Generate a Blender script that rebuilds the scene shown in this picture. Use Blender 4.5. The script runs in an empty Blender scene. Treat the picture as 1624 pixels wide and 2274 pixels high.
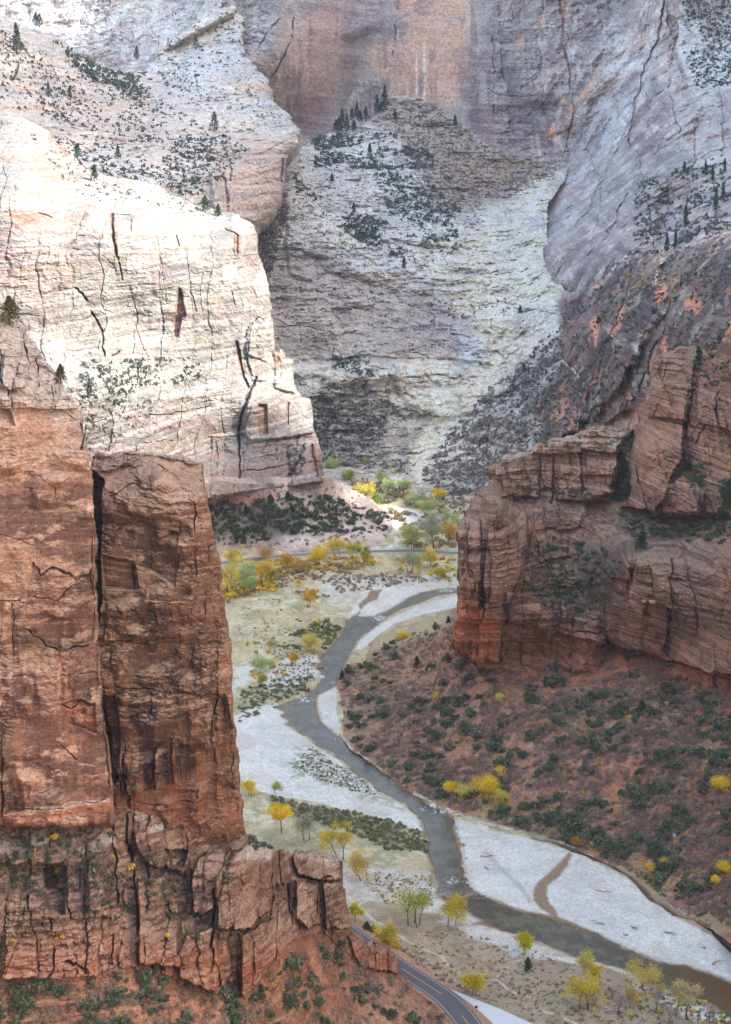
import bpy, math, random, time
import numpy as np
T0 = time.time()
R = math.radians
# ------------------------------------------------------------------ camera, sky, sun, exposure
scene = bpy.context.scene
COL = scene.collection
FOC, PITCH, CX, CY, HC = 4420.0, R(11.0), 812.0, 1136.5, 290.0
cam = bpy.data.cameras.new("camera"); camo = bpy.data.objects.new("camera", cam); COL.objects.link(camo)
cam.sensor_fit = 'HORIZONTAL'; cam.sensor_width = 36; cam.lens = FOC / 1624 * 36
cam.clip_start = 1; cam.clip_end = 20000
camo.location = (0, 0, HC); camo.rotation_euler = (R(90) - PITCH, 0, 0)
scene.camera = camo
SUN_EL, SUN_DIR = R(42), (0.995, -0.10)          # towards the sun, in plan
w = bpy.data.worlds.new("World"); scene.world = w; w.use_nodes = True
nt = w.node_tree; bg = nt.nodes['Background']; sk = nt.nodes.new('ShaderNodeTexSky')
sk.sky_type = 'NISHITA'; sk.sun_disc = False; sk.sun_elevation = SUN_EL
sk.sun_rotation = math.atan2(SUN_DIR[0], SUN_DIR[1]); sk.air_density = 1.0; sk.dust_density = 2.5; sk.ozone_density = 1.0
tn = nt.nodes.new('ShaderNodeVectorMath'); tn.operation = 'MULTIPLY'; tn.inputs[1].default_value = (1.04, 1.0, 0.90); nt.links.new(sk.outputs[0], tn.inputs[0]); nt.links.new(tn.outputs[0], bg.inputs[0]); bg.inputs[1].default_value = 0.15
sun = bpy.data.lights.new("sun", 'SUN'); suno = bpy.data.objects.new("sun", sun); COL.objects.link(suno)
sun.energy = 2.0; sun.angle = R(3.0); sun.color = (1.0, 0.97, 0.91)
from mathutils import Vector
ce = math.cos(SUN_EL)
suno.rotation_euler = Vector((SUN_DIR[0]*ce, SUN_DIR[1]*ce, math.sin(SUN_EL))).to_track_quat('Z', 'Y').to_euler()
suno.location = (400, -200, 600)
vs = scene.view_settings; vs.view_transform = 'Standard'; vs.look = 'None'; vs.gamma = 1; vs.exposure = 2.3
scene.cycles.max_bounces = 4; scene.cycles.diffuse_bounces = 3; scene.cycles.glossy_bounces = 2
scene.cycles.volume_bounces = 0; scene.cycles.use_denoising = True

# ------------------------------------------------------------------ helpers
f4 = np.float32
def rays(px, py):
    rx = (np.asarray(px, float) - CX) / FOC; ry = -(np.asarray(py, float) - CY) / FOC
    return rx, math.cos(PITCH) + ry*math.sin(PITCH), -math.sin(PITCH) + ry*math.cos(PITCH)
def at(px, py, Y):
    a, b, c = rays(px, py); t = Y / b
    return np.stack([a*t, b*t, HC + c*t], -1)
def gnd(px, py, z=0.0):
    a, b, c = rays(px, py); t = (z - HC) / c
    return np.stack([a*t, b*t, HC + c*t], -1)
def YZ(px, py, z): return float(gnd(px, py, z)[1])
rs = np.random.RandomState(11)
def warm(c): return c
TAB = rs.rand(64, 64, 64).astype(f4)
def vn(x, y, z):
    x = np.asarray(x, f4); y = np.asarray(y, f4); z = np.asarray(z, f4)
    x, y, z = np.broadcast_arrays(x, y, z)
    xi = np.floor(x); yi = np.floor(y); zi = np.floor(z)
    fx = x-xi; fy = y-yi; fz = z-zi
    fx = fx*fx*(3-2*fx); fy = fy*fy*(3-2*fy); fz = fz*fz*(3-2*fz)
    xi = xi.astype(np.int32) & 63; yi = yi.astype(np.int32) & 63; zi = zi.astype(np.int32) & 63
    xj = (xi+1) & 63; yj = (yi+1) & 63; zj = (zi+1) & 63
    a = TAB[xi, yi, zi]*(1-fx)+TAB[xj, yi, zi]*fx; b = TAB[xi, yj, zi]*(1-fx)+TAB[xj, yj, zi]*fx
    c = TAB[xi, yi, zj]*(1-fx)+TAB[xj, yi, zj]*fx; d = TAB[xi, yj, zj]*(1-fx)+TAB[xj, yj, zj]*fx
    return (a*(1-fy)+b*fy)*(1-fz)+(c*(1-fy)+d*fy)*fz
def fbm(x, y, z, o=4, g=0.5):
    s = 0; a = 1; n = 0
    for i in range(o):
        s = s + a*vn(x+17.3*i, y+5.1*i, z+9.7*i); n += a; a *= g
        x = x*2.03; y = y*2.03; z = z*2.03
    return s/n
def H(i, j, k=0):
    return TAB[(i*7+k) & 63, (j*13+k*3) & 63, (i*3+j*5+k*11) & 63]
def worley(u, v, k=0):
    u = np.asarray(u, f4); v = np.asarray(v, f4)
    ui = np.floor(u).astype(np.int32); vi = np.floor(v).astype(np.int32)
    f1 = np.full(u.shape, 9, f4); f2 = f1.copy(); idh = np.zeros(u.shape, f4)
    for a in (-1, 0, 1):
        for b in (-1, 0, 1):
            ci = ui+a; cj = vi+b
            d = np.hypot(ci+H(ci, cj, k)-u, cj+H(ci, cj, k+1)-v)
            near = d < f1
            f2 = np.where(near, f1, np.minimum(f2, d)); idh = np.where(near, H(ci, cj, k+2), idh); f1 = np.where(near, d, f1)
    return f1, f2, idh
def sst(a, b, x):
    t = np.clip((x-a)/(b-a), 0, 1); return t*t*(3-2*t)
def seg_dist(x, y, pts, closed):
    d = np.full(x.shape, 1e9, f4); n = len(pts)
    for i in range(n if closed else n-1):
        x0, y0 = pts[i]; x1, y1 = pts[(i+1) % n]; dx = x1-x0; dy = y1-y0; L = dx*dx+dy*dy+1e-9
        t = np.clip(((x-x0)*dx+(y-y0)*dy)/L, 0, 1)
        d = np.minimum(d, (x-x0-t*dx)**2+(y-y0-t*dy)**2)
    return np.sqrt(d)
def inside(x, y, pts):
    r = np.zeros(x.shape, bool); n = len(pts)
    for i in range(n):
        x0, y0 = pts[i]; x1, y1 = pts[(i+1) % n]
        if y0 == y1: continue
        c = ((y0 > y) != (y1 > y)) & (x < (x1-x0)*(y-y0)/(y1-y0)+x0)
        r ^= c
    return r
def sdist(x, y, pts, margin=None):
    """signed distance to a polygon, + inside; only worked out near the polygon's box"""
    x = np.asarray(x, f4); y = np.asarray(y, f4)
    out = np.full(x.shape, -1e3, f4)
    P = np.array(pts); m = 60 if margin is None else margin
    k = (x > P[:, 0].min()-m) & (x < P[:, 0].max()+m) & (y > P[:, 1].min()-m) & (y < P[:, 1].max()+m)
    xx = x[k]; yy = y[k]
    d = seg_dist(xx, yy, pts, True); out[k] = np.where(inside(xx, yy, pts), d, -d)
    return out
def ldist(x, y, pts, m=40):
    out = np.full(x.shape, 1e3, f4); P = np.array(pts)
    k = (x > P[:, 0].min()-m) & (x < P[:, 0].max()+m) & (y > P[:, 1].min()-m) & (y < P[:, 1].max()+m)
    out[k] = seg_dist(x[k], y[k], pts, False); return out
def rbf(ctrl, x, y):
    C = np.array([(a/100, b/100) for a, b, _ in ctrl]); v = np.array([c for _, _, c in ctrl], float); n = len(C)
    D = np.hypot(C[:, None, 0]-C[None, :, 0], C[:, None, 1]-C[None, :, 1])
    A = np.zeros((n+3, n+3)); A[:n, :n] = -D+np.eye(n)*0.01*-1; A[:n, n] = 1; A[:n, n+1:] = C; A[n, :n] = 1; A[n+1:, :n] = C.T
    wv = np.linalg.solve(A, np.concatenate([v, [0, 0, 0]]))
    x = x/100; y = y/100; r = wv[n]+wv[n+1]*x+wv[n+2]*y
    for i in range(n): r = r-wv[i]*np.sqrt((x-C[i, 0])**2+(y-C[i, 1])**2)
    return r.astype(f4)
def lin(c):
    c = np.asarray(c, float)
    return np.where(c <= 0.04045, c/12.92, ((c+0.055)/1.055)**2.4).astype(f4)
def C8(r, g, b): return lin(np.array([r, g, b])/255.0)
def mix(c, col, t):
    t = np.clip(t, 0, 1)[..., None]; return c*(1-t)+np.asarray(col, f4)*t

# ------------------------------------------------------------------ materials
def surf_mat(name, fine=1.2, bump=0.6, rough=0.92, var=0.30, spec=0.2, bd=0.6):
    m = bpy.data.materials.new(name); m.use_nodes = True; nt = m.node_tree; N = nt.nodes; L = nt.links
    b = N['Principled BSDF']; b.inputs['Roughness'].default_value = rough; b.inputs['Specular IOR Level'].default_value = spec
    at_ = N.new('ShaderNodeAttribute'); at_.attribute_name = 'Col'
    tc = N.new('ShaderNodeTexCoord')
    n1 = N.new('ShaderNodeTexNoise'); n1.inputs['Scale'].default_value = 1/fine; n1.inputs['Detail'].default_value = 5; n1.inputs['Roughness'].default_value = 0.65
    mp = N.new('ShaderNodeMapRange'); mp.inputs[1].default_value = 0.25; mp.inputs[2].default_value = 0.75; mp.inputs[3].default_value = 1-var; mp.inputs[4].default_value = 1+var
    mx = N.new('ShaderNodeVectorMath'); mx.operation = 'SCALE'
    L.new(tc.outputs['Object'], n1.inputs['Vector']); L.new(n1.outputs[0], mp.inputs[0]); L.new(at_.outputs['Color'], mx.inputs[0]); L.new(mp.outputs[0], mx.inputs['Scale'])
    L.new(mx.outputs[0], b.inputs['Base Color'])
    bp = N.new('ShaderNodeBump'); bp.inputs['Strength'].default_value = bump; bp.inputs['Distance'].default_value = bd
    n2 = N.new('ShaderNodeTexNoise'); n2.inputs['Scale'].default_value = 1/(fine*2.2); n2.inputs['Detail'].default_value = 6; n2.inputs['Roughness'].default_value = 0.7
    mpg = N.new('ShaderNodeMapping'); mpg.inputs['Scale'].default_value = (1, 1, 1.7)
    L.new(tc.outputs['Object'], mpg.inputs[0]); L.new(mpg.outputs[0], n2.inputs['Vector']); L.new(n2.outputs[0], bp.inputs['Height']); L.new(bp.outputs[0], b.inputs['Normal'])
    return m
M = {}
M['rock'] = surf_mat('near_sandstone', 1.0, 1.0, var=0.45, bd=1.3)
M['rockfar'] = surf_mat('far_sandstone', 3.4, 1.0, var=0.36, bd=3.5)
M['soil'] = surf_mat('soil', 0.8, 0.8, var=0.42, bd=0.5)
M['stone'] = surf_mat('boulder_stone', 0.5, 0.5, var=0.25, bd=0.2)
M['asphalt'] = surf_mat('asphalt', 0.6, 0.15, rough=0.85, var=0.12, bd=0.02)
M['paint'] = surf_mat('road_paint', 0.5, 0.05, rough=0.7, var=0.15, bd=0.01)
M['wood'] = surf_mat('bark', 0.4, 0.5, var=0.25, bd=0.08)
def leaf_mat():
    m = surf_mat('leaves', 1.0, 0.0, rough=0.75, var=0.12, spec=0.15)
    b = m.node_tree.nodes['Principled BSDF']
    b.inputs['Subsurface Weight'].default_value = 0.0
    tr = m.node_tree.nodes.new('ShaderNodeBsdfTranslucent'); ms = m.node_tree.nodes.new('ShaderNodeMixShader'); ms.inputs[0].default_value = 0.35
    L = m.node_tree.links; src = b.inputs['Base Color'].links[0].from_socket
    L.new(src, tr.inputs[0]); L.new(b.outputs[0], ms.inputs[1]); L.new(tr.outputs[0], ms.inputs[2])
    L.new(ms.outputs[0], m.node_tree.nodes['Material Output'].inputs[0]); return m
M['leaf'] = leaf_mat()
def water_mat():
    m = surf_mat('river_water', 0.8, 0.5, rough=0.25, var=0.25, spec=0.16, bd=0.2)
    m.node_tree.nodes['Mapping'].inputs['Scale'].default_value = (1, 1, 1)
    return m
M['water'] = water_mat()

# ------------------------------------------------------------------ mesh building
def tag(o, label=None, cat=None, group=None, kind=None):
    for k, v in (('label', label), ('category', cat), ('group', group), ('kind', kind)):
        if v: o[k] = v
    return o
def mesh_np(name, V, Fq, col, mat, smooth=False):
    me = bpy.data.meshes.new(name); V = np.ascontiguousarray(V, f4).reshape(-1, 3); Fq = np.ascontiguousarray(Fq, np.int32); k = Fq.shape[1]
    me.vertices.add(len(V)); me.vertices.foreach_set('co', V.ravel())
    me.loops.add(Fq.size); me.loops.foreach_set('vertex_index', Fq.ravel())
    me.polygons.add(len(Fq)); me.polygons.foreach_set('loop_start', np.arange(0, Fq.size, k, dtype=np.int32))
    me.polygons.foreach_set('loop_total', np.full(len(Fq), k, np.int32))
    me.polygons.foreach_set('use_smooth', np.full(len(Fq), smooth, bool))
    me.update(calc_edges=True)
    if col is not None:
        a = me.color_attributes.new('Col', 'FLOAT_COLOR', 'POINT'); cc = np.ones((len(V), 4), f4); cc[:, :3] = np.broadcast_to(col, (len(V), 3))
        a.data.foreach_set('color', cc.ravel())
    me.materials.append(M[mat]); return me
def obj(name, me, parent=None, loc=None):
    o = bpy.data.objects.new(name, me); COL.objects.link(o)
    if parent: o.parent = parent
    if loc is not None: o.location = loc
    return o
LAY = {}
def sheet(name, box, step, outline, ctrl, disp, color, mat, mode='wall', edge=0, edge_px=10, rough_px=3.0, blocks=(), cracks=(), back=60, kind='structure', warp=3.0, smooth=False, tint=.5, gain=(1, 1, 1), bgain=1.0, micro=.3, fiss=.5, top=None, tops=.7):
    """one rock or hill body: a face with real relief, whose rim is carried back horizontally to give it thickness"""
    x0, y0, x1, y1 = box
    xs = np.arange(x0, x1+step, step, dtype=f4); ys = np.arange(y0, y1+step, step, dtype=f4)
    if x0 <= -50: xs = np.concatenate([np.arange(-440, x0-4, 9, dtype=f4), xs])      # the rock goes on past the frame
    if x1 >= 1690: xs = np.concatenate([xs, np.arange(x1+9, 2080, 9, dtype=f4)])
    outline = [(-430 if x <= -50 else 2065 if x >= 1680 else x, y) for x, y in outline]
    px, py = np.meshgrid(xs, ys)
    Y = rbf(ctrl, np.clip(px, -60, 1700), py)
    P0 = at(px, py, Y).astype(f4); X, Yw, Z = P0[..., 0], P0[..., 1], P0[..., 2]
    m = np.median(Y)/600.0
    wx = px+warp*2*(fbm(X/(9*m), Yw/(9*m), Z/(9*m), 3)-.5)*2; wy = py+warp*2*(fbm(X/(9*m)+31, Yw/(9*m), Z/(9*m), 3)-.5)*2
    rag = rough_px*2*(fbm(X/(4*m), Yw/(4*m), Z/(4*m)+50, 3, .65)-.5)
    sd = sdist(px, py, outline, 5000)+rag
    for poly, dY, soft in blocks:
        s = sdist(wx, wy, poly, soft+30); Y = Y+dY*bgain*sst(-soft, soft, s) if soft > 0 else Y+dY*(s > 0)
    if edge: Y = Y+edge*(1-np.sqrt(np.clip(1-(1-np.clip(sd, 0, edge_px)/edge_px)**2, 0, 1)))
    cr = np.zeros(px.shape, f4)
    qx = 5*(fbm(X/(2.5*m), 3, Z/(2.5*m), 3, .6)-.5)*2; qy = 5*(fbm(X/(2.5*m), 13, Z/(2.5*m), 3, .6)-.5)*2
    for c in cracks:
        pts, wd, dp = c[:3]
        d = ldist(wx+qx, wy+qy, pts)
        wv = .6*wd*np.clip(0.15+1.5*vn(X/(6*m), 3, Z/(6*m)), .2, 1.4)
        k = (1-sst(0, wv, d))*sst(.18, .4, vn(X/(5*m), 8, Z/(5*m))+.12*(wd > 3)); cr = np.maximum(cr, k); Y = Y+dp*.6*k
    P = at(px, py, Y).astype(f4)
    dd = disp(P0[..., 0], P0[..., 1], P0[..., 2], px, py)
    if mode == 'wall': P[..., 1] -= dd
    else: P[..., 2] += dd
    LT = LAST.pop('t', None)
    col = color(P0[..., 0], P0[..., 1], P0[..., 2], px, py, wx, wy, sd, cr)
    if LT is not None: col = col*(1+tint*(LT-.5))[..., None]
    g = px2m = np.median(Y)/FOC*2.2      # metres per rendered pixel
    if mode == 'wall':
        wob = 3*(fbm(X/(14*g), Yw/(14*g), Z/(14*g)+5, 3)-.5)
        n = fbm(X/(16*g)+wob, Yw/(16*g), Z/(5*g)+wob, 4, .55); m1 = sst(.42, .58, fbm(X/(30*g), Yw/(30*g), Z/(30*g)+15, 3))
        col = col*(1-fiss*.75*(1-sst(0, .012+.02*m1, np.abs(n-.5)))*m1)[..., None]
        n = fbm(X/(7*g)+9, Yw/(12*g), Z/(20*g)+wob, 4, .55); m2 = sst(.46, .6, fbm(X/(26*g), Yw/(26*g), Z/(26*g)+35, 3))
        col = col*(1-fiss*.75*(1-sst(0, .02, np.abs(n-.5)))*m2)[..., None]
        n = fbm(X/(9*g)+19, Yw/(12*g), Z/(2.6*g)+wob, 4, .6); col = col*(1+fiss*.7*(1-sst(0, .02, np.abs(n-.52)))*sst(.45, .6, vn(X/(20*g), 5, Z/(20*g))))[..., None]
    hf = .5*vn(X/(1.5*g), Yw/(1.5*g), Z/(1.1*g))+.5*fbm(X/(4*g)+3, Yw/(4*g), Z/(2.4*g), 3, .6)
    col = col*(1+micro*2.2*(hf-.5))[..., None]
    if top is not None:      # ledge tops painted paler: sky light put into the colour, with bleached dust
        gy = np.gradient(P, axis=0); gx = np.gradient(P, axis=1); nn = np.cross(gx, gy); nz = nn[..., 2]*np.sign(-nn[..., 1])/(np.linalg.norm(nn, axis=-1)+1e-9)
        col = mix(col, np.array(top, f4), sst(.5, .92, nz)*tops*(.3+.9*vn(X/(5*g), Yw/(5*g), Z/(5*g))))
    ok = sd > 0
    q = ok[:-1, :-1] & ok[1:, :-1] & ok[:-1, 1:] & ok[1:, 1:]
    idx = np.arange(px.size).reshape(px.shape)
    F = np.stack([idx[:-1, :-1][q], idx[1:, :-1][q], idx[1:, 1:][q], idx[:-1, 1:][q]], -1)
    col = np.minimum(np.clip(col*np.array(gain, f4), 0, 1), np.array([.84, .80, .73], f4)); V = P.reshape(-1, 3); Cc = col.reshape(-1, 3)
    # rim edges (used once) carried back
    E = np.concatenate([F[:, [0, 1]], F[:, [1, 2]], F[:, [2, 3]], F[:, [3, 0]]]); key = np.sort(E, 1); kk = key[:, 0].astype(np.int64)*px.size+key[:, 1]
    u, inv, cnt = np.unique(kk, return_inverse=True, return_counts=True); B = E[cnt[inv] == 1]
    bv = np.unique(B); mp = np.full(px.size, -1); 
    hd = V[bv]-np.array([0, 0, HC], f4); hd /= np.linalg.norm(hd, axis=1)[:, None]
    rows = [bv]; 
    for j, dpt in enumerate((back*0.04, back*0.25, back)):
        jig = (rs.rand(len(bv)).astype(f4)-.5)*back*0.02*(j < 2)
        n = V[bv]+hd*(dpt+jig)[:, None]; n[:, 2] += -0.05*dpt
        V = np.concatenate([V, n]); Cc = np.concatenate([Cc, Cc[bv]]); rows.append(np.arange(len(V)-len(bv), len(V)))
    pos = {}
    mp = np.zeros(px.size, np.int64); mp[bv] = np.arange(len(bv))
    for a, b in zip(rows[:-1], rows[1:]):
        i, j = mp[B[:, 0]], mp[B[:, 1]]
        F = np.concatenate([F, np.stack([a[j], a[i], b[i], b[j]], -1)])
    used = np.unique(F); re = np.zeros(len(V), np.int64); re[used] = np.arange(len(used))
    me = mesh_np(name, V[used], re[F], Cc[used], mat, smooth)
    o = obj(name, me); tag(o, kind=kind)
    LAY[name] = (xs, ys, step, P, ok)
    print(name, len(F), round(time.time()-T0, 1)); return o
def look(layer, px, py):
    xs, ys, st, P, ok = LAY[layer]
    i = np.clip(np.searchsorted(ys, np.asarray(py)), 0, P.shape[0]-1); j = np.clip(np.searchsorted(xs, np.asarray(px)), 0, P.shape[1]-1)
    return P[i, j], ok[i, j]

# rock relief: beds, joints, blocks
def beds(x, y, z, t=3.0, tilt=0.0, k=0):
    s = (z+tilt*x+t*2.5*(fbm(x/(t*25), y/(t*25), z/(t*25)+k, 2)-.5)*2)/t
    i = np.floor(s).astype(np.int32); fr = s-i
    a = H(i, i*0+k, k); b = H(i+1, i*0+k, k)
    e = 0.82
    return a+(b-a)*sst(e, 1, fr)
def bricks(x, z, bw, bh, k):
    """jointed blocks: columns of uneven width, each cut at its own heights; distance to the joint in metres and a number per block"""
    u = x/bw+1.3*(vn(x/(bw*1.9), k+3, z/(bh*5))-.5)+.35*(vn(x/(bw*.5), k, z/(bh*.6))-.5); i = np.floor(u).astype(np.int32); fu = u-i
    v = z/bh+H(i, i*0+k, k)*3+1.2*(vn(z/(bh*1.7), k, i*.7)-.5)+.25*(vn(x/(bw*.4), k+9, z/(bh*.4))-.5); j = np.floor(v).astype(np.int32); fv = v-j
    return np.minimum(np.minimum(fu, 1-fu)*bw, np.minimum(fv, 1-fv)*bh), H(i, j, k), np.minimum(fu, 1-fu)*bw
LAST = {}
def relief(x, y, z, m=1.0, bed=0.8, bt=3.2, blk=1.2, bw=9., bh=22., gr=1.2, rg=1.6, tilt=0.0, k=0, fl=1.0):
    x = x/m; y = y/m; z = z/m
    wx = x+2.5*(fbm(x/12, y/12, z/12+k, 4)-.5)*2; wz = z+2*(fbm(x/12+9, y/12, z/12+k, 4)-.5)*2+tilt*x
    d = rg*4*(fbm(x/26, y/26, z/26, 6, .6)-.5)
    n = fbm(wx/11, y/11, wz/9+33, 4, .6); d = d-rg*1.1*np.abs(2*n-1)**.7
    n = fbm(wx/3.2, y/3.2, wz/1.6+13, 4, .65); d = d+rg*.55*(n-.5)*2
    n = fbm(wx/13, y/13, wz/7+53, 4, .5)*11; q = np.floor(n); d = d+fl*(q+sst(.88, 1, n-q))*.55          # spalled flakes
    n = fbm(wx/6+20, y/6, wz/2.6+53, 4, .5)*9; q = np.floor(n); d = d+fl*(q+sst(.85, 1, n-q))*.28
    n = fbm(wx/1.5, y/1.5, wz/.8+73, 3, .6); d = d+.32*rg*(.5-np.abs(2*n-1))
    d = d+bed*(beds(x, y, z, bt, tilt, k)*1.0+0.6*beds(wx, y, z, bt*.31, tilt*1.5, k+3)+.3*beds(wx, y, z, bt*.13, tilt, k+6))*(0.3+1.4*fbm(x/30+7, y/30, z/30, 2))
    e, idh, ev = bricks(wx, wz, bw, bh, k+1); msk = sst(.38, .58, fbm(x/15, y/15, z/15+60, 3))
    d = d+blk*((idh-.5)*1.8+.7*sst(0, .3*bw, e))*(.25+.75*msk)-gr*(1-sst(0, .45, ev))*sst(.4, .6, vn(x/9, k, z/9))-gr*.6*(1-sst(0, .35, e))*msk
    LAST['t'] = idh
    e, idh, ev = bricks(wx+4, wz, bw*.37, bh*.3, k+5); msk = sst(.45, .62, fbm(x/13, y/13, z/13+77, 3))
    d = d+blk*.42*((idh-.5)*1.8+.6*sst(0, .1*bw, e))*msk-gr*.45*(1-sst(0, .3, e))*msk
    LAST['t'] = LAST['t']*.55+idh*.45*msk+.22*(1-msk)
    return d*m
def streaks(x, z, w=2.2, h=40., k=0, lo=.5, hi=.62):      # rain-washed varnish hanging down a face
    n = .6*vn(x/w+k, z/h, k)+.4*vn(x/(w*.4)+k, z/(h*.5), k+5)
    return sst(lo, hi, n)
def lamina(x, y, z, t, tilt, k=0, wob=4):                        # cross-bedding lines
    s = z+tilt*x+t*wob*(fbm(x/(t*40), y/(t*40), z/(t*30)+k, 3)-.5)
    return .6*vn(s/t, x/(t*60), k)+.4*vn(s/(t*.4), x/(t*30), k+2)
# ------------------------------------------------------------------ far cliffs
def pm(wx, wy, poly, soft=6): return sst(-soft, soft, sdist(wx, wy, poly, soft+8))
def far_wall_col(X, Y, Z, px, py, wx, wy, sd, cr):
    n1 = fbm(X/90, Y/90, Z/140, 4); n2 = vn(X/7, 3, Z/160)*.6+vn(X/3, 9, Z/90)*.4
    c = np.broadcast_to(C8(150, 140, 140), px.shape+(3,)).copy()
    c = mix(c, C8(176, 158, 148), sst(.45, .7, n1))
    c = mix(c, C8(124, 110, 114), sst(.5, .68, fbm(X/60+9, Y/60, Z/110, 3))*.8)
    org = C8(206, 160, 132)
    for poly, s, a in (([(860, -20), (1050, -20), (1050, 60), (1040, 110), (1035, 170), (1010, 235), (880, 225), (860, 200), (880, 120), (905, 60)], 26, .85),
                       ([(640, 40), (760, 20), (760, 180), (700, 270), (640, 240), (600, 160)], 26, .45),
                       ([(815, 110), (880, 70), (875, 160), (830, 190)], 8, .7),
                       ([(1240, -20), (1268, -20), (1262, 50), (1245, 60)], 4, .8)):
        c = mix(c, org, pm(wx, wy, poly, s)*a*(0.55+.6*n1))
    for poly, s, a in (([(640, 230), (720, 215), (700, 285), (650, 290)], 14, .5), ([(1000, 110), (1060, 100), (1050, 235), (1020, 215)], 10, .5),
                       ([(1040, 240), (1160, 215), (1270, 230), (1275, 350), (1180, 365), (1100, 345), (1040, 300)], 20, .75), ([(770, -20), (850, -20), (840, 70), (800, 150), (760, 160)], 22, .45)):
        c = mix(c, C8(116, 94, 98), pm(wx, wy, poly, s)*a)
    c = mix(c, C8(196, 164, 146), pm(wx, wy, [(1100, 290), (1265, 300), (1260, 360), (1100, 345)], 8)*sst(.55, .62, n2)*.8)
    c = mix(c, C8(226, 214, 206), pm(wx, wy, [(880, 70), (1000, 90), (1010, 230), (890, 220)], 12)*sst(.62, .72, n2)*.8)
    c = mix(c, C8(100, 84, 92), sst(.6, .72, n2)*sst(.45, .6, vn(X/50, Y/50, Z/60))*.55)
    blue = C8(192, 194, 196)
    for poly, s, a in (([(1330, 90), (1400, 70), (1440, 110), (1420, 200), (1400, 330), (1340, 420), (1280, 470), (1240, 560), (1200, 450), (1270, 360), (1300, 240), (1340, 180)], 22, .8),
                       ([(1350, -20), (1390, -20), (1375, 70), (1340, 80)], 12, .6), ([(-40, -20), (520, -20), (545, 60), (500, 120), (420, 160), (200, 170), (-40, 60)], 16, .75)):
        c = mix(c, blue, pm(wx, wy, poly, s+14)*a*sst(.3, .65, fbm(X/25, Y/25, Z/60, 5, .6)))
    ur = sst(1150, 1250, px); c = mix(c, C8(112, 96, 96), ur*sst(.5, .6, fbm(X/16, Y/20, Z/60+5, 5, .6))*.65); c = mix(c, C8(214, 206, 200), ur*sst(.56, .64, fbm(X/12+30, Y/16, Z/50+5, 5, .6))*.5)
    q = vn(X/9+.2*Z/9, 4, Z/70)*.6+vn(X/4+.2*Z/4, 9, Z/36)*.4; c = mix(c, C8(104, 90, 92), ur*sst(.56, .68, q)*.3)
    # white upper slope at the right with dotted shrubs
    wh = pm(wx, wy, [(1500, -20), (1670, -20), (1670, 190), (1590, 200), (1540, 250), (1520, 180), (1495, 90)], 5)
    c = mix(c, C8(208, 210, 210), wh*.95)
    c = mix(c, C8(196, 190, 186), pm(wx, wy, [(1480, 190), (1670, 180), (1670, 420), (1560, 420), (1490, 300)], 20)*.55)
    c = mix(c, C8(178, 166, 160), sst(.58, .66, lamina(X, Y, Z, 3.4, .1, 3, 2))*.3); c = mix(c, C8(116, 104, 110), sst(.58, .66, fbm(X/14, Y/14, Z/34+5, 4))*.5)
    c = mix(c, C8(205, 150, 120), sst(.72, .76, fbm(X/20, Y/20, Z/35+40, 3))*(px > 1150)*.7)
    gr = pm(wx, wy, [(1370, 330), (1660, 300), (1660, 700), (1230, 700), (1290, 600), (1400, 480)], 25)
    c = mix(c, C8(84, 90, 84), gr*sst(.56, .66, fbm(X/10, Y/10, Z/26, 4))*.8)
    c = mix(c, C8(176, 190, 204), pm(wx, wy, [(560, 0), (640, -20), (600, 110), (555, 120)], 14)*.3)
    return mix(c, C8(96, 74, 70), cr*.45)
def far_wall_disp(X, Y, Z, px, py):
    d = relief(X, Y, Z, 3.4, bed=.9, bt=5, blk=1.0, bw=10, bh=26, gr=.7, rg=2.0, k=2)
    smooth = sst(560, 640, px)*(1-sst(1040, 1120, px))*(1-sst(300, 340, py))
    d2 = 26*(fbm(X/120, Y/120, Z/160, 5)-.5)
    return d*(1-smooth*.8)+d2*smooth+5*(vn(X/14, 1, Z/200)-.5)*(1-smooth)+sst(1130, 1230, px)*(26*(.5-np.abs(2*fbm(X/34+.15*Z/34, Y/60, Z/260, 4, .55)-1))+9*(fbm(X/11, Y/20, Z/50, 4, .6)-.5))
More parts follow.
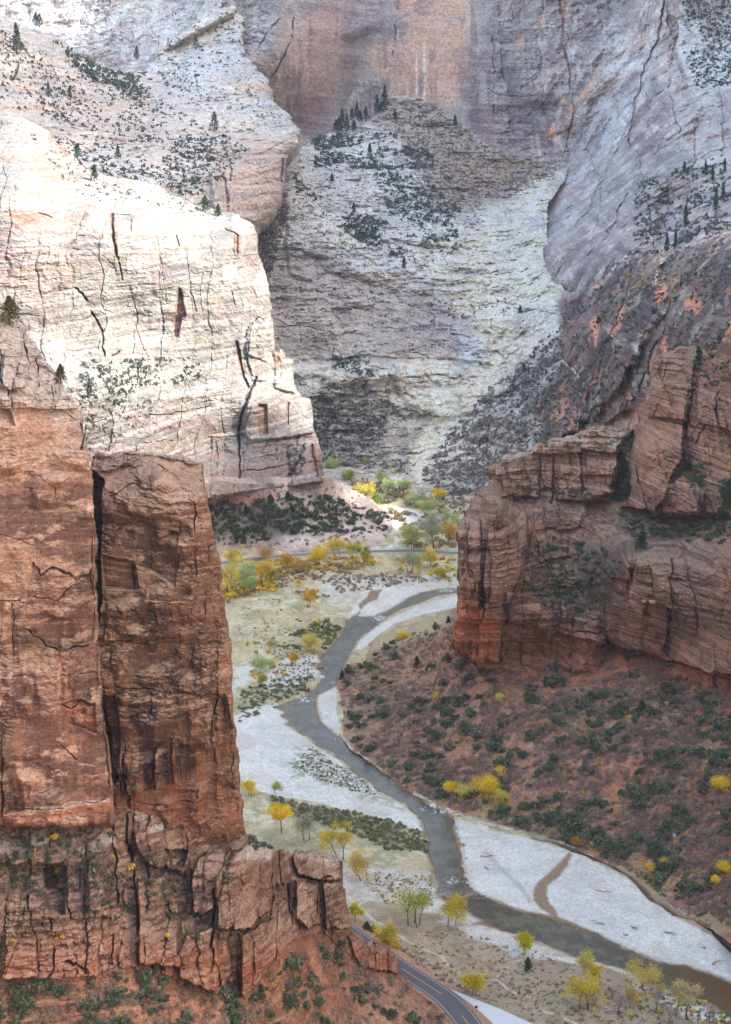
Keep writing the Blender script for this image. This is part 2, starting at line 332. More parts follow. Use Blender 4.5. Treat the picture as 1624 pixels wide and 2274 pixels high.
sheet('canyon_wall_far', (-60, -60, 1700, 720), 2.2, [(-50, -50), (1690, -50), (1690, 700), (1180, 700), (1000, 420), (600, 420), (-50, 420)],
      [(-40, -40, 2900), (-40, 300, 2600), (300, -40, 2800), (300, 150, 2650), (520, 60, 2560), (560, 140, 2480), (560, -40, 2560), (620, 280, 2560), (800, 250, 2620), (1000, 330, 2540), (1250, 360, 2350),
       (800, -40, 2700), (1050, 0, 2640), (1200, -40, 2560), (1270, 240, 2400), (1380, 60, 2450), (1380, 300, 2200), (1500, 0, 2350), (1510, 240, 2120), (1624, 0, 2500), (1624, 190, 2150), (1690, 400, 1750),
       (1230, 560, 1930), (1200, 690, 1850), (1250, 640, 1850), (1400, 560, 1700), (1560, 500, 1680), (1690, 690, 1450), (1500, 690, 1500), (1000, 420, 2400), (600, 420, 2500), (300, 420, 2500)],
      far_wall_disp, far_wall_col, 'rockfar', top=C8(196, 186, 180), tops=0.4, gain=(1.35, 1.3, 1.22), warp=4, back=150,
      blocks=[([(1320, 200), (1400, 180), (1420, 330), (1330, 470), (1240, 600), (1200, 480), (1280, 330)], 26, 26), ([(1400, 150), (1480, 120), (1530, 250), (1500, 420), (1430, 430), (1400, 330)], -28, 26),
              ([(1240, 320), (1330, 360), (1440, 370), (1460, 480), (1390, 560), (1290, 640), (1215, 640), (1200, 560)], -34, 30),
              ([(1460, 420), (1520, 400), (1500, 560), (1450, 560)], 22, 8), ([(760, 90), (850, 60), (830, 170), (770, 230)], 14, 16),
              ([(1050, 110), (1240, 90), (1250, 230), (1060, 240)], -14, 12)],
      cracks=[([(655, 40), (648, 85), (610, 160), (598, 175)], 5, 22), ([(625, 40), (590, 85), (560, 125)], 3, 14), ([(880, -40), (882, 40), (870, 130)], 3, 8), ([(1240, -30), (1250, 90), (1262, 180), (1270, 260), (1256, 330)], 5, 14),
              ([(1470, -20), (1460, 60), (1400, 230), (1395, 330)], 5, 20), ([(1385, 430), (1350, 500), (1300, 560)], 4, 14), ([(1410, 340), (1430, 440), (1450, 560)], 4, 14), ([(1472, 400), (1475, 520)], 4, 10),
              ([(1090, 80), (1095, 200), (1090, 260)], 3, 8), ([(1160, 190), (1190, 170)], 3, 8), ([(1040, 220), (1080, 200), (1130, 215), (1200, 215)], 3, 7), ([(1340, 380), (1300, 460), (1250, 540)], 3, 12), ([(1300, 330), (1330, 420), (1310, 560)], 3, 10), ([(1500, 60), (1480, 200), (1500, 300)], 3.5, 12), ([(1540, 250), (1530, 400)], 3, 10), ([(1590, 200), (1600, 340)], 3, 10), ([(1420, 180), (1440, 300)], 3, 10), ([(1420, 560), (1425, 640)], 5, 10)])

def left_slab_col(X, Y, Z, px, py, wx, wy, sd, cr):
    c = np.broadcast_to(C8(196, 190, 186), px.shape+(3,)).copy()
    c = mix(c, C8(212, 198, 186), sst(.4, .7, fbm(X/60, Y/60, Z/40, 3)))
    l = lamina(X, Y, Z, 5, -.12, 1)
    c = mix(c, C8(214, 178, 150), sst(.60, .68, l)*.55); c = mix(c, C8(158, 146, 142), sst(.58, .64, lamina(X, Y, Z, 3.4, .1, 7))*.5)
    c = mix(c, C8(180, 188, 198), pm(wx, wy, [(340, 140), (545, 60), (545, 130), (430, 240), (340, 250)], 20)*.4)
    c = mix(c, C8(186, 152, 138), pm(wx, wy, [(470, 330), (560, 300), (640, 330), (600, 480), (500, 460), (460, 400)], 20)*.5)
    c = mix(c, C8(210, 160, 120), pm(wx, wy, [(520, 170), (610, 190), (600, 215), (530, 200)], 6)*.4)
    c = mix(c, C8(206, 178, 164), pm(wx, wy, [(150, 170), (420, 180), (470, 320), (300, 350), (150, 300)], 30)*.35)
    red = pm(wx, wy, [(545, 325), (660, 330), (655, 350), (545, 350)], 3)
    c = mix(c, C8(176, 122, 100), red*sst(.45, .6, vn(X/30, 2, Z/2.2))*.8)
    return mix(c, C8(92, 74, 68), cr*.6)
sheet('slickrock_slope', (-60, -60, 720, 640), 2.2,
      [(-50, -20), (0, 20), (40, 45), (70, 60), (130, 75), (160, 100), (185, 130), (230, 150), (290, 165), (330, 150), (350, 120), (420, 60), (480, 20), (520, 10), (545, 40), (545, 125), (560, 135), (600, 180), (612, 220), (640, 250), (665, 285), (668, 320), (640, 345), (632, 400), (625, 450), (600, 490), (570, 520), (560, 600), (-50, 600)],
      [(-40, 0, 1950), (-40, 300, 1700), (100, 100, 1980), (100, 300, 1780), (200, 160, 2050), (330, 160, 2180), (300, 300, 1880), (400, 120, 2250), (520, 20, 2350), (540, 130, 2200), (440, 170, 2100), (600, 200, 2080), (665, 310, 1960), (500, 250, 2000), (450, 380, 1800), (560, 330, 1900),
       (600, 480, 1850), (500, 480, 1760), (300, 420, 1680), (100, 420, 1620), (560, 600, 1800), (-40, 600, 1600), (300, 600, 1600)],
      lambda X, Y, Z, px, py: relief(X, Y, Z, 2.6, bed=1.6, bt=2.2, blk=.6, bw=14, bh=10, gr=.5, rg=1.6, tilt=-.1, k=5),
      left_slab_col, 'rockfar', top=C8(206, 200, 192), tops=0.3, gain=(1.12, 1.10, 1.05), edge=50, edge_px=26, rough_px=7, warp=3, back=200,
      blocks=[([(545, 345), (660, 345), (640, 420), (600, 500), (480, 470), (470, 380)], -18, 5), ([(350, 120), (545, 20), (545, 130), (430, 170), (340, 250), (290, 170)], 35, 6), ([(480, 390), (500, 385), (515, 440), (510, 470), (485, 420)], 9, 3)],
      cracks=[([(45, 40), (48, 100), (40, 170)], 5, 20), ([(440, 150), (442, 220)], 3, 10), ([(485, 388), (503, 395), (512, 460)], 3, 10), ([(512, 350), (516, 400)], 4, 14), ([(630, 350), (625, 400)], 7, 30), ([(300, 260), (360, 300), (400, 330)], 2, 5)])

def bowl_col(X, Y, Z, px, py, wx, wy, sd, cr):
    c = np.broadcast_to(C8(190, 186, 184), px.shape+(3,)).copy()
    c = mix(c, C8(206, 196, 186), sst(.4, .65, fbm(X/45, Y/45, Z/30, 4)))
    c = mix(c, C8(176, 182, 190), sst(.5, .7, fbm(X/50+40, Y/50, Z/50, 3))*.6)
    c = mix(c, C8(146, 136, 134), sst(.56, .62, lamina(X, Y, Z, 2.6, -.08, 2))*.5); c = mix(c, C8(110, 98, 96), sst(.60, .64, fbm(X/9, Y/9, Z/3.0+2, 4, .6))*.6); c = mix(c, C8(214, 206, 196), sst(.6, .66, fbm(X/13, Y/13, Z/5+42, 4, .6))*.6)
    for poly, s, a in (([(600, 560), (700, 540), (830, 620), (960, 620), (1010, 700), (1080, 740), (1080, 800), (980, 800), (900, 790), (820, 790), (700, 790), (600, 800)], 22, .75),
                       ([(570, 480), (640, 420), (650, 470), (610, 560), (600, 640), (570, 620)], 14, .6)):
        c = mix(c, C8(148, 134, 132), pm(wx, wy, poly, s)*a)
    brn = C8(140, 124, 114)
    c = mix(c, brn, pm(wx, wy, [(860, 210), (950, 215), (1050, 290), (1180, 340), (1270, 365), (1200, 400), (1130, 440), (1020, 470), (960, 450), (940, 380), (880, 300), (800, 270)], 16)*.85)
    c = mix(c, C8(136, 104, 92), pm(wx, wy, [(1000, 340), (1150, 340), (1200, 370), (1120, 420), (1010, 440), (990, 390)], 20)*.6)
    c = mix(c, C8(226, 212, 192), pm(wx, wy, [(1200, 390), (1250, 400), (1210, 470), (1215, 550), (1250, 600), (1260, 650), (1180, 680), (1140, 740), (1090, 850), (1030, 950), (960, 1020), (930, 1040), (900, 1000), (940, 940), (880, 900), (860, 860), (900, 800), (1030, 790), (1060, 720), (1000, 640), (900, 570), (960, 500), (1080, 470), (1130, 440)], 22)*.7*sst(.32, .56, fbm(X/22, Y/22, Z/12+6, 5, .6)))
    gu = vn((px+.62*py)/6., py/60., 3)*.6+vn((px+.62*py)/2.6, py/34., 8)*.4; c = mix(c, C8(130, 122, 118), sst(.54, .66, gu+.3*(fbm(X/12, Y/12, Z/12, 3)-.5))*pm(wx, wy, [(1130, 440), (1260, 380), (1270, 660), (1100, 900), (940, 1060), (880, 1000), (1040, 780), (1000, 600)], 20)*.18)
    c = mix(c, C8(178, 188, 200), pm(wx, wy, [(1010, 730), (1080, 750), (1080, 800), (1020, 815)], 8)*.6)
    # scrubby lower slopes
    low = pm(wx, wy, [(660, 870), (800, 830), (880, 900), (960, 930), (900, 1010), (930, 1060), (1000, 1010), (1100, 860), (1190, 770), (1300, 690), (1500, 600), (1700, 560), (1700, 1200), (600, 1200)], 12)
    c = mix(c, C8(128, 120, 112), low*.6); c = mix(c, C8(92, 84, 86), low*sst(.5, .6, fbm(X/8, Y/8, Z/6, 3))*.4)
    c = mix(c, C8(190, 184, 180), low*sst(.62, .68, fbm(X/14+7, Y/14, Z/5, 3))*.6)
    # dark ridge on the right
    rid = pm(wx, wy, [(1240, 660), (1290, 640), (1400, 560), (1500, 540), (1700, 500), (1700, 1100), (1400, 1100), (1210, 960), (1180, 900), (1240, 800)], 16)
    c = mix(c, C8(104, 84, 82), rid*.9)
    c = mix(c, C8(66, 52, 58), rid*sst(.44, .58, fbm(X/26, Y/26, Z/50, 4))*.75)
    c = mix(c, C8(186, 128, 104), rid*sst(.66, .70, fbm(X/12+3, Y/12, Z/20, 4))*.7)
    c = mix(c, C8(160, 152, 146), rid*sst(.60, .66, fbm(X/16+9, Y/16, Z/22+4, 4))*.6)
    c = mix(c, C8(208, 140, 112), pm(wx, wy, [(1265, 600), (1310, 595), (1312, 635), (1270, 640)], 4)*.8)
    c = mix(c, C8(176, 140, 128), pm(wx, wy, [(1330, 930), (1360, 905), (1420, 905), (1430, 960), (1330, 960)], 5)*.9)
    for poly in ([(1350, 743), (1392, 660), (1372, 676), (1342, 740)], [(1502, 653), (1542, 645), (1532, 688), (1502, 676)], [(1457, 735), (1484, 780), (1455, 782)], [(1284, 888), (1314, 805), (1320, 796), (1296, 860)], [(1582, 735), (1630, 640), (1640, 720)], [(1300, 700), (1325, 690), (1310, 760)], [(1440, 640), (1460, 600), (1465, 640), (1450, 670)]): c = mix(c, C8(206, 140, 112), pm(wx, wy, poly, 3)*.85)
    c = mix(c, C8(170, 124, 104), pm(wx, wy, [(1217, 890), (1262, 870), (1290, 900), (1270, 960), (1215, 965)], 8)*sst(.45, .55, fbm(X/10, Y/10, Z/26+4, 4))*.8)
    for t in TRAILS_FAR: c = mix(c, C8(206, 202, 194), (1-sst(1.2, 2.6, ldist(px, py, t)))*.85)
    return mix(c, C8(88, 70, 66), cr*.6)
TRAILS_FAR = [[(1020, 962), (1040, 978), (1070, 988), (1093, 990), (1060, 995), (985, 994)], [(1230, 772), (1240, 790), (1265, 810), (1275, 825)], [(1140, 822), (1190, 818), (1225, 815)], [(1140, 752), (1180, 765), (1225, 772)],
              [(846, 1052), (860, 1075), (900, 1092), (940, 1112), (1010, 1130)], [(770, 1032), (830, 1045), (890, 1050)]]
def bowl_disp(X, Y, Z, px, py):
    rid = sst(1200, 1320, px+.3*(py-600))*sst(480, 620, py)
    cliff = sst(640, 700, py)*(1-sst(790, 830, py))*(1-sst(1000, 1080, px))
    d = relief(X, Y, Z, 2.2, bed=2.2, bt=3.4, blk=2.2, bw=9, bh=6, gr=1.2, rg=3.6, tilt=-.02, k=8, fl=1.6)+14*(fbm(X/70, Y/70, Z/50+3, 4, .55)-.5)
    d = d+rid*(relief(X, Y, Z, 2.4, bed=1.8, bt=3, blk=2.4, bw=7, bh=8, gr=1.3, rg=2.6, tilt=.0, k=9)+16*(fbm(X/45, Y/45, Z/120, 4)-.5))
    return d*(1-.4*cliff)
sheet('bowl_slope', (540, 180, 1700, 1200), 2.2,
      [(550, 520), (590, 480), (640, 410), (665, 330), (700, 305), (745, 290), (800, 280), (840, 250), (865, 214), (900, 210), (950, 222), (1000, 255), (1040, 285), (1100, 335), (1200, 355), (1265, 362), (1250, 400), (1215, 450), (1212, 520), (1225, 590), (1250, 640), (1290, 640), (1340, 600), (1380, 560), (1440, 560), (1520, 540), (1624, 500), (1690, 480), (1690, 1190), (560, 1190)],
      [(580, 500, 1980), (640, 420, 2100), (665, 330, 2250), (745, 292, 2380), (860, 215, 2480), (950, 222, 2480), (1040, 290, 2420), (1260, 365, 2300), (1150, 400, 2220), (1000, 450, 2120), (850, 400, 2150), (800, 500, 2000), (1000, 600, 1930), (1200, 450, 2120), (1200, 560, 1960), (1150, 640, 1880), (700, 560, 1950), (700, 700, 1840), (850, 640, 1890), (850, 720, 1840), (700, 795, 1820), (950, 780, 1820), (1080, 800, 1790),
       (850, 820, 1760), (700, 880, 1760), (900, 900, 1740), (1050, 880, 1720), (1000, 960, 1700), (800, 980, 1720), (700, 1000, 1730), (900, 1010, 1690), (1100, 960, 1640), (1250, 680, 1780), (1230, 800, 1680), (1300, 640, 1740), (1400, 570, 1660), (1350, 760, 1540), (1450, 700, 1480), (1400, 900, 1460), (1250, 950, 1560), (1690, 500, 1400), (1624, 600, 1340), (1560, 750, 1330), (1690, 900, 1250),
       (700, 1090, YZ(700, 1090, 2)), (850, 1060, YZ(850, 1060, 3)), (950, 1090, YZ(950, 1090, 3)), (1050, 1060, YZ(1050, 1060, 8)), (1050, 1120, YZ(1050, 1120, -1)), (850, 1150, YZ(850, 1150, -12)), (1200, 1180, YZ(1200, 1180, 0)), (600, 1180, YZ(600, 1180, -12)), (1690, 1180, 1200)],
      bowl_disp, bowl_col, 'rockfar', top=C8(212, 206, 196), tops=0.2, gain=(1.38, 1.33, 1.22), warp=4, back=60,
      blocks=[([(600, 655), (700, 648), (820, 650), (960, 700), (1080, 740), (1088, 800), (960, 792), (820, 785), (700, 795), (600, 800)], -9, 3), ([(870, 800), (1060, 800), (1095, 850), (1060, 905), (980, 925), (900, 890)], -7, 4), ([(1010, 725), (1080, 745), (1080, 800), (1015, 800)], -5, 3), ([(640, 440), (720, 470), (760, 560), (700, 620), (640, 600)], -8, 5), ([(640, 470), (700, 455), (800, 540), (830, 620), (700, 560), (640, 540)], -9, 9), ([(600, 790), (700, 795), (820, 785), (960, 795), (1060, 830), (900, 830), (700, 850), (600, 850)], -6, 7),
              ([(1240, 660), (1300, 640), (1400, 570), (1460, 560), (1440, 700), (1330, 900), (1230, 960), (1190, 900), (1250, 800)], -22, 10), ([(1330, 960), (1335, 925), (1360, 905), (1400, 900), (1430, 930), (1430, 970)], 14, 3)],
      cracks=[([(790, 650), (815, 650), (820, 720)], 3, 8), ([(1000, 735), (1060, 745), (1082, 780)], 3, 8), ([(1240, 690), (1260, 760), (1250, 830)], 6, 12), ([(1390, 590), (1370, 680), (1330, 760), (1290, 900)], 6, 14), ([(1470, 660), (1440, 760), (1400, 860)], 6, 12), ([(600, 700), (640, 720), (720, 712)], 2.5, 6),
              ([(870, 770), (930, 778), (950, 790)], 3, 8), ([(840, 656), (870, 650), (882, 668)], 3, 9), ([(900, 830), (980, 826), (1040, 840)], 3, 8), ([(700, 650), (760, 640), (830, 648)], 3, 8), ([(880, 905), (960, 925), (1000, 915)], 3, 8), ([(950, 600), (1040, 610), (1100, 600)], 2.5, 6), ([(900, 540), (1000, 560)], 2.5, 6), ([(1120, 665), (1160, 690), (1250, 688)], 3, 8), ([(760, 500), (800, 560), (860, 600)], 2.5, 7), ([(1060, 780), (1100, 770), (1130, 790)], 3, 8), ([(660, 720), (760, 740), (860, 735)], 2, 5), ([(690, 940), (800, 930), (830, 960)], 3, 6), ([(870, 1000), (940, 996)], 3, 6)])

# ------------------------------------------------------------------ the sunlit cliff
def sunlit_col(X, Y, Z, px, py, wx, wy, sd, cr):
    c = np.broadcast_to(C8(216, 208, 192), px.shape+(3,)).copy()
    c = mix(c, C8(200, 186, 176), sst(.45, .65, fbm(X/35, Y/35, Z/9, 5))*.7); c = mix(c, C8(232, 230, 224), sst(.55, .65, fbm(X/20, Y/20, Z/5+9, 5))*.7)
    c = mix(c, C8(160, 152, 164), sst(.52, .62, fbm(X/28+5, Y/28, Z/9, 4))*pm(wx, wy, [(-50, 500), (560, 520), (560, 600), (200, 640), (-50, 680)], 25)*.8)
    c = mix(c, C8(190, 162, 148), streaks(X, Z, 4, 50, 3)*.4)
    low = sst(880, 980, py+.05*px)
    c = mix(c, C8(176, 160, 152), low*.75); c = mix(c, C8(204, 168, 150), low*sst(.5, .62, fbm(X/20, Y/20, Z/5, 3))*.6)
    c = mix(c, C8(188, 128, 104), pm(wx, wy, [(460, 1045), (540, 1032), (725, 1025), (725, 1070), (600, 1085), (460, 1110)], 5)*.55)
    c = mix(c, C8(172, 134, 118), streaks(X, Z, 2.4, 22, 6, .55, .62)*low*.5)
    upl = pm(wx, wy, [(-50, 230), (120, 300), (180, 380), (260, 420), (200, 490), (-50, 490)], 14)
    c = mix(c, C8(186, 140, 120), upl*sst(.5, .62, fbm(X/25, Y/25, Z/12+3, 4))*.6)
    c = mix(c, C8(196, 150, 128), pm(wx, wy, [(-50, 465), (150, 465), (200, 480), (180, 600), (100, 720), (-50, 720)], 30)*.45)
    c = mix(c, C8(176, 184, 178), pm(wx, wy, [(180, 800), (400, 800), (430, 850), (300, 900), (170, 870)], 14)*.35)
    for poly in ([(396, 636), (406, 638), (416, 702), (406, 708), (398, 748), (386, 748), (386, 705), (391, 690)], [(573, 893), (596, 895), (598, 964), (578, 970)], [(247, 478), (258, 480), (268, 572), (258, 560)], [(524, 756), (534, 758), (548, 830), (538, 826)], [(526, 515), (536, 520), (536, 562), (526, 556)], [(128, 306), (172, 318), (176, 336), (150, 348), (134, 330)], [(690, 985), (700, 985), (710, 1050), (700, 1056)], [(610, 774), (620, 772), (622, 806), (612, 806)], [(0, 470), (130, 466), (60, 500)]):
        c = mix(c, C8(196, 124, 84), pm(wx, wy, poly, 3)*.75)
    l = lamina(X, Y, Z, 2.2, .06, 12); c = mix(c, C8(150, 140, 136), sst(.56, .63, l)*.5); c = mix(c, C8(236, 232, 226), sst(.60, .66, lamina(X, Y, Z, 1.2, -.1, 18))*.6)
    return mix(c*.47, C8(128, 66, 44), cr*.85)
def sunlit_disp(X, Y, Z, px, py):
    return relief(X, Y, Z, 1.9, bed=.7, bt=5.5, blk=1.0, bw=9, bh=14, gr=.9, rg=.9, tilt=-.04, k=12, fl=.5)
sheet('sunlit_cliff', (-60, 210, 760, 1140), 1.9,
      [(-50, 225), (0, 250), (60, 262), (110, 290), (132, 320), (165, 345), (190, 372), (240, 388), (300, 398), (350, 405), (392, 425), (440, 456), (520, 470), (560, 492), (572, 512), (575, 556), (590, 600), (600, 650), (606, 700), (610, 740), (616, 775), (622, 768), (632, 775), (636, 792), (650, 796), (652, 810), (655, 850), (672, 876), (690, 882), (696, 905), (702, 950), (712, 985), (718, 1020), (722, 1068), (700, 1076), (600, 1092), (470, 1110), (-50, 1125)],
      [(-40, 240, 1720), (0, 260, 1650), (110, 300, 1600), (60, 400, 1460), (0, 460, 1400), (150, 400, 1560), (250, 400, 1600), (200, 470, 1440), (300, 480, 1460), (392, 425, 1660), (400, 500, 1500), (500, 472, 1620), (520, 510, 1530), (572, 515, 1560), (575, 600, 1530), (300, 700, 1430), (0, 700, 1340), (600, 740, 1500),
       (200, 785, 1370), (200, 830, 1320), (200, 940, 1300), (400, 800, 1420), (400, 860, 1400), (560, 900, 1430), (500, 1000, 1410), (690, 890, 1500), (620, 800, 1510), (720, 1070, YZ(720, 1070, 40)), (600, 1090, YZ(600, 1090, 38)), (480, 1110, YZ(480, 1110, 42)), (-40, 1000, 1240), (-40, 1130, 1230), (200, 1130, 1270)],
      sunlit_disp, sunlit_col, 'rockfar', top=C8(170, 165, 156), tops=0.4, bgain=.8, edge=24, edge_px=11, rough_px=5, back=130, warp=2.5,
      blocks=[([(548, 880), (560, 850), (640, 845), (668, 880), (700, 884), (722, 1070), (540, 1090)], -6, 2.5), ([(470, 965), (545, 955), (540, 1090), (470, 1100)], -4, 2.5), ([(596, 700), (612, 760), (616, 850), (560, 840), (548, 760)], -4, 2.5), ([(640, 985), (700, 980), (712, 1070), (650, 1080)], -4, 2), ([(398, 638), (404, 640), (414, 700), (404, 705), (398, 745), (388, 745), (388, 705), (393, 690)], 10, 2), ([(575, 895), (594, 897), (596, 962), (580, 968)], 9, 2), ([(545, 888), (570, 838), (600, 830), (650, 850), (668, 880), (700, 885), (700, 960), (650, 970), (560, 975), (540, 960)], -9, 4),
              ([(555, 723), (575, 705), (590, 720), (592, 800), (548, 780)], -5, 3), ([(30, 735), (230, 780), (300, 790), (420, 800), (500, 830), (560, 840), (540, 890), (-50, 880), (-50, 700)], -2.5, 8), ([(610, 775), (655, 775), (655, 870), (612, 860)], -6, 3)],
      cracks=[([(250, 480), (254, 530), (265, 570)], 7, 16), ([(265, 570), (270, 600), (283, 640)], 3, 8), ([(168, 636), (187, 646), (205, 693), (228, 738), (232, 785)], 4, 14), ([(528, 755), (540, 823), (552, 855)], 7, 16),
              ([(572, 835), (550, 885), (537, 913), (532, 968), (536, 1018), (530, 1065)], 6, 16), ([(643, 888), (645, 968)], 3, 8), ([(693, 985), (705, 1053)], 5, 9), ([(672, 988), (662, 1020), (645, 1055)], 7, 10), ([(545, 743), (555, 723), (575, 703), (588, 712)], 3, 8), ([(515, 633), (525, 690)], 3, 8),
              ([(500, 508), (528, 520), (531, 560)], 4, 9), ([(462, 848), (470, 905)], 2.5, 6), ([(425, 645), (440, 690)], 2, 6), ([(200, 935), (380, 915), (535, 893)], 2.5, 5), ([(300, 985), (540, 962)], 2, 4), ([(540, 1043), (600, 1038), (650, 1030), (715, 1020)], 2.5, 6), ([(480, 980), (484, 1060)], 3, 6), ([(500, 975), (498, 1050)], 2.5, 6),
              ([(250, 785), (272, 775)], 4, 8), ([(308, 810), (305, 850)], 4, 8), ([(393, 520), (400, 545)], 4, 8), ([(10, 360), (15, 400), (0, 460)], 2.5, 8), ([(90, 470), (120, 482)], 3, 6), ([(570, 790), (568, 850)], 3, 7), ([(0, 560), (60, 575)], 1.5, 3), ([(360, 560), (370, 680)], 1.5, 4), ([(450, 600), (452, 740)], 1.5, 3),
              ([(80, 610), (130, 620)], 1.5, 3), ([(616, 985), (618, 1025)], 2, 4), ([(300, 720), (330, 790)], 1.5, 4), ([(140, 328), (172, 335), (168, 350)], 2.5, 6), ([(655, 975), (700, 968)], 2, 4)])

# shrubby slope under it
def under_col(X, Y, Z, px, py, wx, wy, sd, cr):
    c = np.broadcast_to(C8(176, 160, 150), px.shape+(3,)).copy()
    c = mix(c, C8(120, 108, 104), sst(.45, .6, fbm(X/14, Y/14, Z/14, 4))*.7)
    c = mix(c, C8(200, 186, 174), pm(wx, wy, [(640, 1180), (760, 1150), (870, 1165), (860, 1200), (700, 1215), (560, 1210)], 12)*.8)
    c = mix(c, C8(196, 176, 158), pm(wx, wy, [(730, 1090), (800, 1120), (780, 1130), (710, 1110)], 10)*.7)
    c = mix(c, C8(184, 120, 96), pm(wx, wy, [(460, 1108), (560, 1100), (620, 1092), (620, 1102), (560, 1112), (460, 1122)], 3)*.7)
    return c
sheet('scrub_slope', (420, 1040, 900, 1260), 2.0, [(425, 1060), (722, 1055), (760, 1075), (800, 1098), (840, 1118), (868, 1145), (872, 1170), (862, 1195), (840, 1225), (800, 1245), (425, 1250)],
      [(430, 1070, YZ(430, 1070, 52)), (722, 1060, YZ(722, 1060, 42)), (480, 1110, YZ(480, 1110, 38)), (600, 1100, YZ(600, 1100, 36)), (760, 1078, YZ(760, 1078, 30)), (800, 1100, YZ(800, 1100, 20)), (700, 1140, YZ(700, 1140, 20)), (500, 1160, YZ(500, 1160, 20)), (868, 1150, YZ(868, 1150, 5)), (870, 1190, YZ(870, 1190, -1)),
       (800, 1170, YZ(800, 1170, 8)), (600, 1205, YZ(600, 1205, 3)), (460, 1220, YZ(460, 1220, 3)), (740, 1215, YZ(740, 1215, .5)), (640, 1245, YZ(640, 1245, -3)), (430, 1250, YZ(430, 1250, -3)), (840, 1240, YZ(840, 1240, -3))],
      lambda X, Y, Z, px, py: 5*(fbm(X/18, Y/18, 0, 5, .6)-.5), under_col, 'soil', mode='slope', back=30)

# ------------------------------------------------------------------ the brown cliff on the right and its slope
def brown_col(X, Y, Z, px, py, wx, wy, sd, cr):
    c = np.broadcast_to(C8(142, 106, 90), px.shape+(3,)).copy()
    c = mix(c, C8(182, 142, 118), sst(.42, .60, fbm(X/16, Y/16, Z/7, 5))*.8)
    l = lamina(X, Y, Z, 1.0, .06, 21, 2); c = mix(c, C8(212, 180, 154), sst(.58, .64, l)*.65)
    c = mix(c, C8(88, 62, 58), streaks(X, Z, 1.3, 16, 4, .5, .62)*sst(.45, .62, fbm(X/14+5, Y/14, Z/10, 4))*.65)
    c = mix(c, C8(96, 80, 76), pm(wx, wy, [(1340, 1200), (1660, 1200), (1660, 1520), (1340, 1430)], 12)*.6*sst(.35, .5, fbm(X/20, Y/20, Z/12+3, 3)))
    c = mix(c, C8(190, 160, 138), pm(wx, wy, [(1340, 1200), (1660, 1200), (1660, 1520), (1340, 1430)], 12)*sst(.57, .66, lamina(X, Y, Z, .7, -.04, 31, 2))*.4)
    c = mix(c, C8(206, 196, 184), pm(wx, wy, [(1190, 965), (1340, 935), (1400, 958), (1395, 1000), (1300, 1005), (1200, 990), (1160, 1015), (1120, 1015)], 8)*.8*sst(.42, .58, fbm(X/7, Y/7, Z/3, 4, .6)))
    c = mix(c, C8(190, 164, 144), pm(wx, wy, [(1450, 770), (1550, 765), (1540, 800), (1450, 860), (1440, 1000), (1410, 1060), (1400, 1000)], 12)*.4)
    c = mix(c, C8(206, 116, 72), pm(wx, wy, [(1000, 1310), (1060, 1330), (1115, 1370), (1110, 1475), (1000, 1440)], 24)*.75)
    c = mix(c, C8(186, 108, 74), pm(wx, wy, [(1110, 1370), (1200, 1390), (1340, 1400), (1340, 1425), (1470, 1440), (1630, 1490), (1630, 1520), (1100, 1470)], 12)*.45)
    c = mix(c, C8(190, 120, 84), pm(wx, wy, [(1380, 880), (1520, 905), (1500, 960), (1420, 1060), (1380, 1000)], 20)*.3)
    c = mix(c, C8(108, 92, 84), pm(wx, wy, [(1150, 1210), (1230, 1180), (1340, 1210), (1400, 1130), (1640, 1150), (1500, 1200), (1390, 1230), (1340, 1330), (1240, 1370), (1180, 1300)], 10)*.6)
    return mix(c*np.array([.74, .66, .58], f4), C8(60, 34, 28), cr*.5)
D_OUT = [(1012, 1165), (1022, 1150), (1035, 1128), (1048, 1100), (1060, 1082), (1085, 1068), (1092, 1052), (1080, 1042), (1082, 1030), (1098, 1018), (1110, 1010), (1150, 1003), (1175, 998), (1180, 982), (1205, 972), (1220, 966), (1262, 965), (1280, 955), (1302, 950), (1320, 940), (1350, 938), (1385, 948), (1402, 955), (1412, 925), (1425, 880), (1440, 840), (1446, 800), (1452, 785), (1480, 778), (1500, 768), (1535, 764), (1552, 770), (1565, 778), (1585, 770), (1600, 745), (1624, 720), (1690, 690), (1690, 1560), (1600, 1530), (1500, 1500), (1350, 1480), (1130, 1490), (1080, 1475), (1030, 1450), (1000, 1420), (1005, 1385), (1018, 1350), (1020, 1320), (1014, 1250)]
